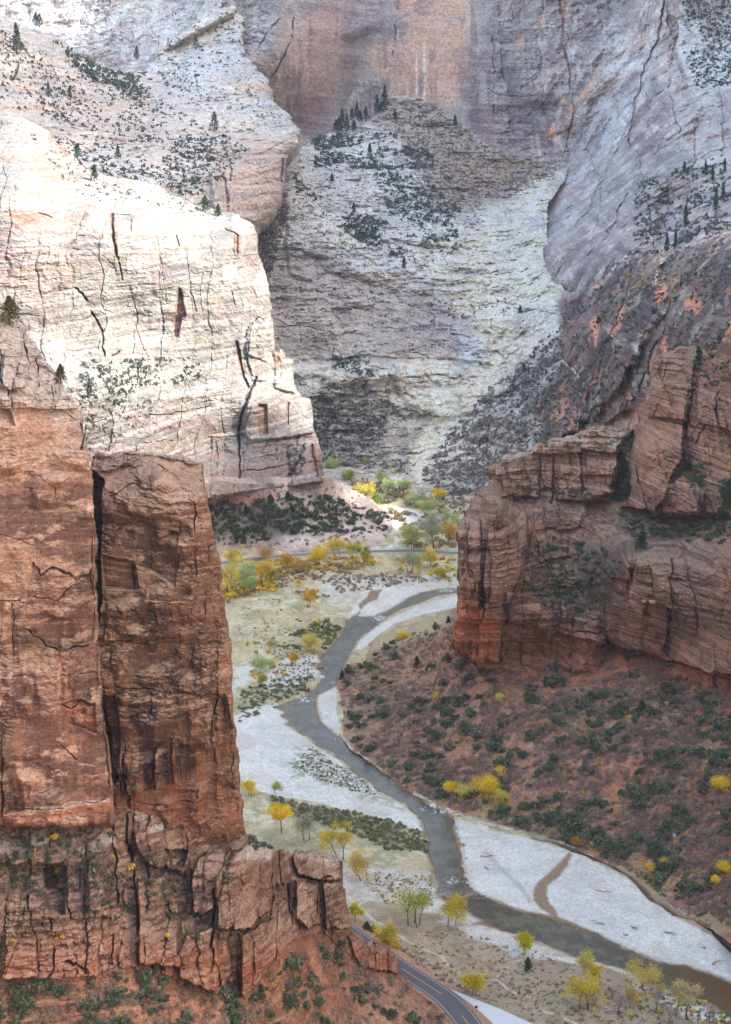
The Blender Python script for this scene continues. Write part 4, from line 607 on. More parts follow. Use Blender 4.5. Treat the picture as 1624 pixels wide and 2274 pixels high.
GRAV = [[(790, 1335), (805, 1312), (830, 1302), (870, 1299), (930, 1302), (960, 1307), (934, 1317), (863, 1355), (836, 1369), (786, 1367), (776, 1385), (768, 1378)], [(1030, 1316), (930, 1343), (870, 1372), (838, 1390), (798, 1420), (788, 1440), (804, 1440), (840, 1408), (880, 1382), (930, 1366), (1030, 1342)],
        [(520, 1590), (560, 1570), (614, 1560), (640, 1575), (640, 1610), (690, 1645), (740, 1680), (830, 1750), (925, 1803), (940, 1842), (900, 1836), (850, 1818), (760, 1795), (690, 1778), (620, 1768), (575, 1755), (545, 1740), (520, 1700)],
        [(702, 1565), (706, 1545), (722, 1532), (748, 1526), (745, 1580), (757, 1612), (750, 1632), (735, 1628), (712, 1602)],
        [(1005, 1816), (1030, 1822), (1080, 1840), (1180, 1862), (1270, 1892), (1350, 1927), (1400, 1952), (1430, 1987), (1480, 2022), (1530, 2052), (1580, 2075), (1624, 2112), (1700, 2165), (2060, 2340), (2060, 2400), (1700, 2228), (1599, 2173), (1460, 2138), (1326, 2076), (1185, 2028), (1071, 1989), (1030, 1955), (1026, 1900), (1015, 1850)]]
SAND = [[(1000, 2040), (1040, 2052), (1100, 2066), (1180, 2092), (1250, 2118), (1330, 2142), (1300, 2145), (1200, 2126), (1130, 2108), (1030, 2075)], [(900, 1975), (960, 1965), (975, 1985), (1022, 2022), (1060, 2045), (1040, 2048), (960, 2035), (900, 2015), (850, 2000)], [(1440, 2185), (1500, 2205), (1560, 2228), (1640, 2262), (1640, 2285), (1560, 2262), (1500, 2240), (1450, 2210)],
        [(1280, 2124), (1360, 2152), (1420, 2172), (1480, 2198), (1440, 2198), (1380, 2170)], [(560, 1500), (590, 1480), (640, 1460), (700, 1455), (710, 1490), (690, 1510), (640, 1530), (580, 1530)], [(515, 1540), (545, 1520), (560, 1480), (520, 1480)]]
def floor_sheet():
    st = 1.9; xs = np.concatenate([np.arange(-220, 372, 8, dtype=f4), np.arange(380, 1710, st, dtype=f4), np.arange(1714, 2070, 8, dtype=f4)]); ys = np.concatenate([np.arange(1000, 2340, st, dtype=f4), np.arange(2346, 2640, 8, dtype=f4)]); px, py = np.meshgrid(xs, ys)
    P = gnd(px, py).astype(f4); X, Y = P[..., 0], P[..., 1]
    nA = fbm(X/30, Y/30, 0, 4); nB = fbm(X/7, Y/7, 3, 4); nC = fbm(X/2.2, Y/2.2, 6, 3)
    wx = X+5*(fbm(X/9, Y/9, 11, 4)-.5)*2; wy = Y+8*(fbm(X/9+7, Y/9, 11, 4)-.5)*2
    rd = sdist(X+3.5*(nB-.5), Y+5*(nB-.5), W2(RIVER, WZ), 40)
    z = .9*(nA-.5)+.5*(nB-.5)
    meadow = C8(190, 178, 144)
    c = np.broadcast_to(meadow, px.shape+(3,)).copy()
    c = mix(c, C8(212, 202, 168), sst(.45, .62, nA)*.7); c = mix(c, C8(150, 142, 104), sst(.48, .62, nC)*.6)
    c = mix(c, C8(140, 128, 88), sst(.48, .6, fbm(X/5, Y/8, 91, 5, .65))*.5); c = mix(c, C8(196, 170, 120), sst(.52, .62, fbm(X/11+50, Y/14, 95, 4))*.45)
    near = sst(1880, 2080, py+.15*(px-900))
    c = mix(c, C8(160, 138, 112), near*.9); c = mix(c, C8(136, 116, 92), near*sst(.48, .6, nB)*.6); c = mix(c, C8(182, 166, 140), near*sst(.55, .62, nC)*.4)
    def w(poly, soft=3, pl=0): return sst(-soft, soft, sdist(wx, wy, W2(poly), soft+12))
    c = mix(c, C8(130, 118, 100), w([(800, 2190), (1700, 2120), (1700, 2340), (1100, 2340)], 10)*.3)
    # olive brush beds and scrub ground
    olive = C8(122, 120, 88)
    for poly, a in (([(600, 1768), (700, 1790), (840, 1815), (945, 1845), (950, 1890), (860, 1890), (780, 1850), (700, 1830), (610, 1800)], .75), ([(530, 1540), (600, 1510), (690, 1500), (690, 1540), (600, 1560), (530, 1600)], .5), ([(640, 1430), (740, 1370), (760, 1380), (730, 1440), (690, 1470), (600, 1500)], .4),
                    ([(1380, 1900), (1700, 1960), (1700, 2150), (1600, 2070), (1500, 2010), (1440, 1960)], .7), ([(1020, 1765), (1160, 1800), (1260, 1850), (1400, 1900), (1300, 1890), (1080, 1830)], .5), ([(560, 1850), (700, 1880), (760, 1880), (700, 1930), (580, 1880)], .4)):
        c = mix(c, olive, w(poly, 5)*a*(.5+.9*nB))
    c = mix(c, C8(176, 130, 76), w([(1420, 1950), (1640, 2000), (1640, 2080), (1480, 2010)], 6)*.5)
    c = mix(c, C8(196, 190, 180), w([(720, 1930), (900, 1925), (960, 1940), (965, 1975), (900, 2000), (800, 2010), (760, 1980)], 5)*.65*(.4+sst(.4, .6, nC)))
    c = mix(c, C8(206, 202, 192), w([(700, 1290), (1040, 1270), (1040, 1312), (830, 1300), (780, 1340), (740, 1340)], 4)*.6*(.3+sst(.4, .6, nC)))
    c = mix(c, C8(150, 104, 80), w([(570, 1880), (760, 1990), (830, 2080), (880, 2120), (700, 2100), (560, 1960)], 6)*.2)
    c = mix(c, C8(214, 212, 206), w([(846, 1131), (870, 1124), (913, 1131), (945, 1145), (990, 1150), (1010, 1165), (917, 1172), (906, 1183), (902, 1215), (878, 1225), (840, 1225), (875, 1208), (881, 1190), (874, 1169), (858, 1151)], 2)*.95)
    c = mix(c, C8(190, 186, 172), w([(900, 1060), (940, 1040), (1040, 1080), (1060, 1120), (1000, 1140), (930, 1120), (890, 1090)], 8)*.5)
    c = mix(c, C8(128, 132, 96), w([(715, 1000), (860, 1040), (900, 1100), (860, 1120), (800, 1095), (730, 1060)], 8)*.7)
    gv = np.zeros(px.shape, f4); g1 = C8(214, 208, 196)
    for g in GRAV: gv = np.maximum(gv, sst(-.8, .8, sdist(X+2*(nB-.5), Y+3*(nB-.5), W2(g), 12)))
    for g in SAND: gv = np.maximum(gv, .8*sst(-2, 2, sdist(wx, wy, W2(g), 12)))
    c = mix(c, g1, gv*.97)
    c = mix(c, C8(186, 180, 166), gv*sst(.5, .6, fbm(X/16+5, Y/16, 21, 5, .6))*.4); c = c*(1+gv*.16*(fbm(X/1.2, Y/1.8, 33, 3, .7)-.5))[..., None]
    c = mix(c, C8(146, 138, 126), gv*sst(.56, .66, nC)*.15); c = mix(c, C8(190, 172, 146), gv*sst(.5, .62, fbm(X/7+3, Y/12, 27, 5, .6))*.3)
    c = mix(c, C8(158, 150, 132), gv*(1-sst(.5, 2, ldist(X, Y, W2([(1080, 1890), (1110, 1925), (1150, 1960), (1180, 2000)])))) *.5)
    scr = w([(640, 1690), (655, 1655), (690, 1648), (740, 1685), (850, 1758), (910, 1800), (860, 1790), (800, 1765), (700, 1730), (650, 1718)], 3)
    c = mix(c, C8(150, 146, 122), scr*sst(.4, .55, nC)*.8); z = z+scr*.5*nC
    wet = C8(134, 104, 70)
    for g in ([(820-20, 1361), (796, 1340), (816, 1324), (822, 1310), (850, 1307), (836, 1330), (816, 1337), (790, 1362), (778, 1372)], [(1262, 1890), (1250, 1905), (1225, 1930), (1195, 1955), (1182, 1975), (1187, 1998), (1205, 2018), (1245, 2040), (1228, 2010), (1212, 1985), (1215, 1965), (1240, 1945), (1262, 1920), (1268, 1895)], [(1180, 2020), (1250, 2035), (1330, 2070), (1320, 2080), (1260, 2055), (1180, 2030)]):
        k = sst(-.8, .8, sdist(X+2*(nB-.5), Y+2*(nB-.5), W2(g), 12)); c = mix(c, wet*(.8+.4*nC[..., None]), k*.9); z = z-.35*k; gv = gv*(1-.2*k)
    ch = [(1185, 1860), (1230, 1870), (1290, 1892), (1350, 1917), (1400, 1945), (1432, 1975), (1450, 1998), (1480, 2012), (1500, 2030), (1548, 2042), (1585, 2068), (1640, 2120)]
    cd = ldist(X, Y, W2(ch), 12); k = 1-sst(.6, 1.6, cd+1.2*(nB-.5)); c = mix(c, C8(92, 66, 44), k*.9)
    z = z*(1-gv)+gv*(-.45+.35*(nB-.5)+.12*(nC-.5)); z = z-1.5*k
    # road bed and river bed
    rmask = 1-sst(6, 11, np.minimum(ldist(X, Y, W2(ROAD_C), 14), ldist(X, Y, W2(FAR_ROAD), 14))); z = z*(1-rmask)-.02*rmask
    pk = sst(-4, 0, sdist(X, Y, W2(PULL), 8)); z = z*(1-pk)-.02*pk
    c = mix(c, C8(172, 116, 84), np.clip(rmask*1.2-.2, 0, 1)*(py > 1900)*.6)
    z = np.where(rd > -4, z*(1-sst(-4, 0, rd))+(-.8)*sst(-4, 0, rd), z)-1.2*sst(-.2, 2.5, rd)
    c = mix(c, wet, sst(-2.2, -.6, rd)*(.35+.5*sst(.45, .6, nB))); c = mix(c, C8(90, 80, 66), sst(-.3, .5, rd))
    for t, wd in TRAILS: k = 1-sst(wd*.3, wd*.75, ldist(wx*.25+X*.75, wy*.25+Y*.75, W2(t), 8)); c = mix(c, C8(200, 186, 162), k*.75); z = z-.15*k
    c = c*(1+(1-gv)*.35*(fbm(X/1.4, Y/2, 133, 3, .7)-.5))[..., None]
    P[..., 2] = z
    ok = inside(px, py, [(-215, 1005), (1200, 1005), (1200, 1500), (1300, 1720), (1708, 1800), (2060, 1900), (2060, 2630), (200, 2630), (200, 2010), (-215, 1800)])
    q = ok[:-1, :-1] & ok[1:, :-1] & ok[:-1, 1:] & ok[1:, 1:]; idx = np.arange(px.size).reshape(px.shape)
    F = np.stack([idx[:-1, :-1][q], idx[1:, :-1][q], idx[1:, 1:][q], idx[:-1, 1:][q]], -1)
    u = np.unique(F); re = np.zeros(px.size, np.int64); re[u] = np.arange(len(u))
    o = obj('valley_floor', mesh_np('valley_floor', P.reshape(-1, 3)[u], re[F], c.reshape(-1, 3)[u], 'soil', True)); tag(o, kind='structure')
    LAY['floor'] = (xs, ys, st, P, ok & (rd < -1)); return rd
ROAD_L = [(760, 2070), (800, 2100), (850, 2135), (916, 2186), (949, 2210), (982, 2237), (1006, 2261), (1018, 2276), (1050, 2330), (1110, 2460), (1150, 2600)]
ROAD_R = [(775, 2052), (822, 2085), (880, 2124), (937, 2162), (991, 2195), (1027, 2225), (1050, 2252), (1068, 2275), (1100, 2330), (1165, 2460), (1205, 2600)]
ROAD_C = [((a[0]+b[0])/2, (a[1]+b[1])/2) for a, b in zip(ROAD_L, [ROAD_R[0], ROAD_R[1], (860, 2111), ROAD_R[3], ROAD_R[4], ROAD_R[5], ROAD_R[6], ROAD_R[7], ROAD_R[8], ROAD_R[9], ROAD_R[10]])]
PULL = [(1000, 2197), (1030, 2208), (1056, 2219), (1116, 2243), (1185, 2275), (1260, 2310), (1190, 2330), (1100, 2278), (1071, 2251), (1044, 2228)]
FAR_ROAD = [(380, 1262), (500, 1250), (560, 1241), (640, 1233), (718, 1229), (789, 1225), (895, 1223), (960, 1225), (1012, 1228), (1150, 1234)]
TRAILS = [([(770, 1988), (800, 2010), (830, 2040), (890, 2080), (940, 2105), (980, 2122), (1000, 2150), (1030, 2168), (1060, 2172), (1105, 2176), (1120, 2195), (1150, 2210), (1180, 2220), (1190, 2240), (1225, 2252), (1290, 2275)], 1.0), ([(1105, 2176), (1115, 2155), (1140, 2140), (1160, 2128)], .7), ([(751, 1285), (757, 1315), (764, 1335)], 1.0), ([(760, 1280), (850, 1268), (920, 1255)], .8), ([(610, 1510), (630, 1490), (650, 1480)], .8),
          ([(590, 1880), (640, 1900), (700, 1945)], .7), ([(846, 1052), (852, 1066), (870, 1080), (910, 1092), (960, 1108), (1010, 1130)], 2.2), ([(560, 1240), (700, 1220), (860, 1214)], 1.2)]
rd = floor_sheet(); print('floor', round(time.time()-T0, 1))
big = mesh_np('ground', [(-9000, -3000, -7), (9000, -3000, -7), (9000, 12000, -7), (-9000, 12000, -7)], [[0, 1, 2, 3]], C8(160, 130, 110), 'soil'); tag(obj('ground', big), kind='structure')

def resamp(pts, n):
    p = np.array(pts, float); s = np.concatenate([[0], np.cumsum(np.hypot(*np.diff(p, axis=0).T))]); t = np.linspace(0, s[-1], n)
    return np.stack([np.interp(t, s, p[:, i]) for i in range(p.shape[1])], -1)
def smooth(p, k=3):
    for _ in range(k): p = np.concatenate([p[:1], (p[:-2]+2*p[1:-1]+p[2:])/4, p[-1:]])
    return p
def ribbon(A, B, z, n=60, m=8):
    t = np.linspace(0, 1, m)[None, :, None]; G = A[:, None]*(1-t)+B[:, None]*t
    V = np.concatenate([G.reshape(-1, 2), np.full((len(A)*m, 1), z)], 1); F = [[i*m+j, (i+1)*m+j, (i+1)*m+j+1, i*m+j+1] for i in range(len(A)-1) for j in range(m-1)]
    return V, np.array(F)
# water: one surface between the banks with riffles
def water():
    st = 2.0; px, py = np.meshgrid(np.concatenate([np.arange(600, 1706, st, dtype=f4), np.arange(1712, 2066, 7, dtype=f4)]), np.concatenate([np.arange(1296, 2300, st, dtype=f4), np.arange(2306, 2480, 7, dtype=f4)])); P = gnd(px, py, WZ).astype(f4); X, Y = P[..., 0], P[..., 1]
    ok = sdist(X, Y, W2(RIVER, WZ), 10) > -2.5
    n = fbm(X/5, Y/5, 50, 4)
    c = np.broadcast_to(C8(80, 72, 52), px.shape+(3,)).copy(); c = mix(c, C8(112, 98, 76), sst(.45, .6, n)*.6)
    c = mix(c, C8(70, 64, 52), sst(.5, .62, fbm(X/3, Y/12, 70, 4))*.6); c = mix(c, C8(120, 110, 92), sst(.5, .68, fbm(X/1.2, Y/3, 80, 3))*.25)
    c = mix(c, C8(98, 92, 66), (1-sst(1340, 1400, py))*.7); c = mix(c, C8(96, 66, 30), sst(1440, 1560, px)*.85)
    rr = sdist(X, Y, W2(RIVER, WZ), 10); c = mix(c, C8(112, 84, 54), (1-sst(.3, 2.6, rr))*.6)
    foam = np.zeros(px.shape, f4)
    for x, y, a, b, s in ((676, 1553, 24, 7, .9), (840, 1372, 20, 8, .8), (992, 1312, 22, 5, .7), (980, 1802, 26, 9, .9), (875, 1735, 12, 7, .35), (1003, 1955, 18, 10, .6), (940, 1795, 10, 6, .5), (740, 1515, 14, 4, .35)):
        foam = np.maximum(foam, s*(1-sst(.4, 1.1, np.hypot((px-x)/a, (py-y)/b))))
    fm = foam*sst(.50, .60, vn(X/1.0, Y/1.7, 60)*.6+.4*vn(X/.6, Y/.6, 63)); c = mix(c, C8(214, 222, 232), fm)
    P[..., 2] += .25*foam*(n-.5)+.06*(vn(X/1.2, Y/1.2, 2)-.5)
    q = ok[:-1, :-1] & ok[1:, :-1] & ok[:-1, 1:] & ok[1:, 1:]; idx = np.arange(px.size).reshape(px.shape); F = np.stack([idx[:-1, :-1][q], idx[1:, :-1][q], idx[1:, 1:][q], idx[:-1, 1:][q]], -1)
    u = np.unique(F); re = np.zeros(px.size, np.int64); re[u] = np.arange(len(u))
    tag(obj('river', mesh_np('river', P.reshape(-1, 3)[u], re[F], c.reshape(-1, 3)[u], 'water', True)), kind='structure')
water()
def road(name, A, B, z, col):
    V, F = ribbon(A, B, z); n = fbm(V[:, 0]/2, V[:, 1]/2, 3, 3); c = np.broadcast_to(col, (len(V), 3))*(.85+.3*n[:, None])
    o = obj(name, mesh_np(name, V, F, c, 'asphalt')); tag(o, kind='structure'); return o
RL = smooth(resamp(W2(ROAD_L), 80)); RR = smooth(resamp(W2(ROAD_R), 80))
# match the two edges by nearest point so the carriageway keeps its width
RRn = np.array([RR[np.argmin(np.hypot(*(RR-p).T))] for p in RL]); wdt = np.median(np.hypot(*(RRn-RL).T)); print('road width', wdt)
dirv = np.gradient(RR, axis=0); dirv /= np.linalg.norm(dirv, axis=1)[:, None]; nrm = np.stack([dirv[:, 1], -dirv[:, 0]], -1)
if ((RL.mean(0)-RR.mean(0))@nrm.mean(0)) < 0: nrm = -nrm
RW = 7.6
rdo = road('road', RR-nrm*.7, RR+nrm*(RW+.7), .10, C8(92, 86, 90))
def line(name, off, wd, z, i0=0, i1=80, col=C8(206, 204, 198)):
    V, F = ribbon(RR[i0:i1]+nrm[i0:i1]*(off-wd/2), RR[i0:i1]+nrm[i0:i1]*(off+wd/2), z, m=2); o = obj(name, mesh_np(name, V, F, col, 'paint'), rdo)
line('edge_line', 0.1, .15, .106); line('edge_line', RW-.1, .15, .106)
dash = C8(206, 176, 110)
L = np.concatenate([[0], np.cumsum(np.hypot(*np.diff(RR, axis=0).T))])
RRs, nrs = RR, nrm
def dashes():
    t = np.arange(0, L[-1], .8); R2 = np.stack([np.interp(t, L, RR[:, i]) for i in (0, 1)], -1); N2 = np.stack([np.interp(t, L, nrm[:, i]) for i in (0, 1)], -1)
    cm = W2([(892, 2153), (973, 2206), (1027, 2255), (1040, 2273), (1075, 2320)]); ip = [int(np.argmin(np.hypot(*(R2+N2*RW/2-p).T))) for p in cm]
    for a, b in ((0, max(ip[0]-12, 2)), (ip[0], ip[1]), (ip[2], ip[3]+6)):
        if b-a < 2: continue
        V, F = ribbon(R2[a:b+1]+N2[a:b+1]*(RW/2-.1), R2[a:b+1]+N2[a:b+1]*(RW/2+.1), .106, m=2); obj('centre_line', mesh_np('centre_line', V, F, dash, 'paint'), rdo)
dashes()
pw = W2(PULL); pv = np.array([(a, b, .08) for a, b in pw]); bmf = [list(range(len(pv)))]
me = bpy.data.meshes.new('pavement'); me.from_pydata([tuple(v) for v in pv], [], bmf); me.materials.append(M['asphalt']); a = me.color_attributes.new('Col', 'FLOAT_COLOR', 'POINT'); a.data.foreach_set('color', np.tile(np.append(C8(196, 196, 196), 1), len(pv)).astype(f4)); tag(obj('pavement', me), kind='structure')
FC = smooth(resamp(W2(FAR_ROAD), 60)); d = np.gradient(FC, axis=0); d /= np.linalg.norm(d, axis=1)[:, None]; n = np.stack([-d[:, 1], d[:, 0]], -1)
fr = road('far_road', FC-n*4.6, FC+n*4.6, .16, C8(120, 118, 122))
for o_ in (-4.2, 4.2): V, F = ribbon(FC+n*(o_-.2), FC+n*(o_+.2), .17, m=2); obj('edge_line', mesh_np('edge_line', V, F, C8(200, 200, 196), 'paint'), fr)

# unseen walls added beyond the frame to shade the gorge, one gap for sun
def off_wall(name, pts, h, col):
    p = resamp(pts, int(np.hypot(*np.diff(np.array(pts, float), axis=0).T).sum()/14)); nz = int(h/14)
    zz = np.linspace(-8, h, nz); Xg = np.repeat(p[:, None, 0], nz, 1); Yg = np.repeat(p[:, None, 1], nz, 1); Zg = np.repeat(zz[None], len(p), 0)
    d = np.gradient(p, axis=0); d /= np.linalg.norm(d, axis=1)[:, None]; nn = np.stack([-d[:, 1], d[:, 0]], -1)
    r = relief(Yg, Xg, Zg, 4, bed=2, rg=3, k=70)+.25*Zg*-1; V = np.stack([Xg+nn[:, None, 0]*r, Yg+nn[:, None, 1]*r, Zg], -1).reshape(-1, 3)
    idx = np.arange(len(V)).reshape(len(p), nz); F = np.stack([idx[:-1, :-1], idx[1:, :-1], idx[1:, 1:], idx[:-1, 1:]], -1).reshape(-1, 4)
    c = mix(np.broadcast_to(col, (len(V), 3)).copy(), C8(120, 84, 70), fbm(V[:, 0]/40, V[:, 1]/40, V[:, 2]/15, 4))
    tag(obj(name, mesh_np(name, V, F, c, 'rockfar')), kind='structure')
GAP = (1180, 1490)
off_wall('added_shade_wall', [(640, GAP[0]), (600, 600), (600, 370)], 900, C8(190, 140, 116))
off_wall('added_shade_wall', [(760, 2900), (740, 2100), (690, 1600), (640, GAP[1])], 1200, C8(190, 150, 130))
off_wall('added_shade_wall', [(655, 1385), (665, 1170)], 640, C8(190, 140, 116))  # added sill that keeps the sun off the lower slope
off_wall('added_shade_wall', [(-660, 1050), (-660, -420), (0, -560), (640, -420)], 420, C8(190, 140, 116))  # added left and rear walls that cut off the low sky light
print('setting', round(time.time()-T0, 1))
# ------------------------------------------------------------------ plants
rv = np.random.RandomState(5)
def leaf_quads(cen, size, col, flat=.0, asp=.6, rng=rv):
    """small leaf-sized faces, each turned its own way, around the given centres"""
    n = len(cen); a = rng.normal(size=(n, 3)); a /= np.linalg.norm(a, axis=1)[:, None]; b = rng.normal(size=(n, 3)); b -= (a*b).sum(1)[:, None]*a; b /= np.linalg.norm(b, axis=1)[:, None]
    s = (size*(.6+.8*rng.rand(n)))[:, None]; a = a*s; b = b*s*asp
    V = np.stack([cen-a, cen+b, cen+a, cen-b], 1).reshape(-1, 3); F = np.arange(4*n).reshape(n, 4); C = np.repeat(col, 4, 0) if np.ndim(col) == 2 else np.tile(col, (4*n, 1))
    return V.astype(f4), F, C.astype(f4)
def tube(p0, p1, r0, r1, n=5):
    p0 = np.array(p0, float); p1 = np.array(p1, float); d = p1-p0; d /= np.linalg.norm(d)+1e-9; u = np.cross(d, [0, 0, 1.] if abs(d[2]) < .9 else [1., 0, 0]); u /= np.linalg.norm(u); v = np.cross(d, u)
    t = np.arange(n)/n*2*math.pi; ring = np.cos(t)[:, None]*u+np.sin(t)[:, None]*v; V = np.concatenate([p0+ring*r0, p1+ring*r1])
    F = np.array([[i, (i+1) % n, n+(i+1) % n, n+i] for i in range(n)]); return V, F
def join(parts):
    Vs, Fs, Cs = [], [], []; k = 0
    for V, F, C in parts: Vs.append(V); Fs.append(F+k); Cs.append(np.broadcast_to(C, (len(V), 3))); k += len(V)
    return np.concatenate(Vs), np.concatenate(Fs), np.concatenate(Cs)
def jit(col, n, v=.25, rng=rv): return np.asarray(col)*(1+v*(rng.rand(n, 1)*2-1))*(1+.08*(rng.rand(n, 3)*2-1))
def shrub_parts(seed, kind, n=110, leaf=.13):
    r = np.random.RandomState(seed); cols = {'oak': C8(100, 110, 84), 'bare': C8(160, 138, 122), 'gold': C8(226, 196, 70), 'olive': C8(128, 130, 84), 'straw': C8(176, 154, 112)}
    k = r.randint(3, 6); cc = np.stack([r.uniform(-.6, .6, k), r.uniform(-.6, .6, k), r.uniform(.3, .65, k)], 1); rr = r.uniform(.3, .5, k)
    i = r.randint(0, k, n); d = r.normal(size=(n, 3)); d /= np.linalg.norm(d, axis=1)[:, None]; c = cc[i]+d*rr[i][:, None]*(r.rand(n, 1)**.4); c[:, 2] = np.abs(c[:, 2])*.95
    tone = (.75+.5*r.rand(k))[i][:, None]
    P = [leaf_quads(c, leaf*(1.0 if kind != 'bare' else 1.25), jit(cols[kind], n, .3, r)*tone, asp=.7 if kind != 'bare' else .16, rng=r)]
    for j in range(k):
        V, F = tube((0, 0, -.1), cc[j], .05, .015, 3); P.append((V, F, C8(104, 88, 78)))
    return P
KINDS = {}
for kd, n in (('oak', 130), ('bare', 150), ('gold', 120), ('olive', 100), ('straw', 90)):
    KINDS[kd] = [join(shrub_parts(100*len(kd)+s, kd, n, .16)) for s in range(5)]
LOW = {kd: [join([leaf_quads(np.random.RandomState(s).normal(size=(16, 3))*[.4, .4, .25]+[0, 0, .35], .42, jit({'oak': C8(98, 106, 98), 'bare': C8(146, 134, 130), 'gold': C8(216, 190, 80), 'olive': C8(120, 122, 88), 'straw': C8(170, 154, 118)}[kd], 16, .3), asp=.8, rng=np.random.RandomState(s))]) for s in range(4)] for kd in KINDS}
def batch(name, items, protos, label, cat):
    """stuff: plants nobody could count, one mesh"""
    Vs, Fs, Cs = [], [], []; k = 0
    for pos, s, rot, pi, tint in items:
        V, F, C = protos[pi % len(protos)]; c_, s_ = math.cos(rot), math.sin(rot); W = V*s; X = W[:, 0]*c_-W[:, 1]*s_; Yq = W[:, 0]*s_+W[:, 1]*c_
        Vs.append(np.stack([X+pos[0], Yq+pos[1], W[:, 2]+pos[2]], 1)); Fs.append(F+k); Cs.append(C*tint); k += len(V)
    if not Vs: return
    tag(obj(name, mesh_np(name, np.concatenate(Vs), np.concatenate(Fs), np.concatenate(Cs), 'leaf')), label, cat, kind='stuff')
CAND = {}
def scatter(layer, poly, n, size, kind, label, group, dens=None, seed=0, hide=None, sink=.1):
    r = np.random.RandomState(seed+77); p = np.array(poly); out = []
    x = r.uniform(p[:, 0].min(), p[:, 0].max(), n*6); y = r.uniform(p[:, 1].min(), p[:, 1].max(), n*6); k = inside(x, y, poly); x = x[k]; y = y[k]
    P, ok = look(layer, x, y); x, y, P = x[ok], y[ok], P[ok]
    if dens is not None: k = r.rand(len(x)) < dens(P, x, y); x, y, P = x[k], y[k], P[k]
    for i in range(min(n, len(x))):
        s = size[0]+(size[1]-size[0])*r.rand()**1.7
        CAND.setdefault(kind, []).append((s/P[i, 1], P[i]-[0, 0, sink*s], s, r.uniform(0, 6.28), r.randint(0, 99), .8+.4*r.rand(), label, group))
def clump(sc, lo=.45, hi=.6, k=0): return lambda P, x, y: sst(lo, hi, fbm(P[:, 0]/sc, P[:, 1]/sc, P[:, 2]/sc+k, 3))
H_ALL = [(760, 1500), (860, 1420), (1000, 1385), (1030, 1450), (1110, 1475), (1340, 1440), (1500, 1475), (1700, 1540), (1700, 2100), (1500, 1990), (1340, 1900), (1180, 1845), (1010, 1800), (900, 1745), (800, 1670), (755, 1600)]
scatter('talus_slope', H_ALL, 760, (1.2, 5.4), 'oak', 'dark green scrub oak on the red slope below the brown cliff', 'scrub oaks on the red slope', clump(11, .42, .56, 2), 1)
scatter('talus_slope', H_ALL, 6500, (.8, 2.9), 'bare', 'leafless grey purple shrub on the red slope below the brown cliff', 'bare shrubs on the red slope', clump(18, .28, .46, 9), 2)
scatter('talus_slope', [(1180, 1480), (1700, 1560), (1700, 2080), (1400, 1920), (1200, 1850)], 110, (.8, 1.8), 'gold', 'small yellow bush among the grey shrubs of the red slope', 'small yellow bushes on the red slope', None, 3)
scatter('talus_slope', H_ALL, 1500, (.6, 1.7), 'straw', 'dry tan bush on the red slope', 'dry bushes on the red slope', None, 4)
T_ALL = [(-40, 2160), (300, 2150), (420, 2170), (540, 2200), (640, 2110), (720, 2070), (880, 2170), (960, 2230), (1010, 2273), (1010, 2320), (-40, 2320)]
scatter('ledge_band_cliff', T_ALL, 230, (1.2, 4.2), 'oak', 'dark green scrub oak on the orange slope at the bottom left', 'scrub oaks on the orange slope', clump(9, .40, .5, 4), 5)
scatter('ledge_band_cliff', T_ALL, 620, (.9, 2.8), 'bare', 'leafless purple grey shrub on the orange slope at the bottom left', 'bare shrubs on the orange slope', None, 6)
scatter('ledge_band_cliff', T_ALL, 30, (.6, 1.1), 'gold', 'small yellow bush on the orange slope at the bottom left', 'small yellow bushes on the orange slope', None, 7)
for poly, n, kd in (([(0, 1800), (150, 1810), (250, 1810), (250, 1960), (0, 1990)], 120, 'oak'), ([(0, 1830), (240, 1830), (250, 2000), (0, 2010)], 100, 'bare'), ([(180, 1880), (300, 1950), (310, 2030), (200, 2050)], 36, 'oak'), ([(280, 1600), (330, 1640), (310, 1740), (262, 1740)], 8, 'oak'),
                    ([(350, 1930), (430, 1950), (470, 2050), (400, 2060)], 40, 'oak'), ([(460, 1840), (520, 1830), (540, 1860), (480, 1880)], 14, 'bare'), ([(560, 1850), (620, 1870), (600, 1890), (540, 1880)], 10, 'oak'), ([(500, 1880), (520, 1930), (505, 1960), (490, 1930)], 8, 'oak'), ([(0, 1870), (100, 1900), (60, 1990), (0, 1960)], 20, 'olive'),
                    ([(300, 1880), (420, 1900), (380, 1990), (290, 1960)], 32, 'oak'), ([(0, 1840), (260, 1840), (400, 2080), (0, 2080)], 14, 'gold')):
    scatter('ledge_band_cliff' if poly[0][1] > 1700 else 'rock_pillar', poly, n, (.8, 1.9), kd, {'oak': 'dark green', 'bare': 'leafless grey', 'olive': 'olive green', 'gold': 'yellow'}[kd]+' shrub rooted on a ledge of the blocky cliff below the pillar', kd.replace('oak', 'green').replace('gold', 'yellow')+' shrubs on the ledges of the blocky cliff', None, n)
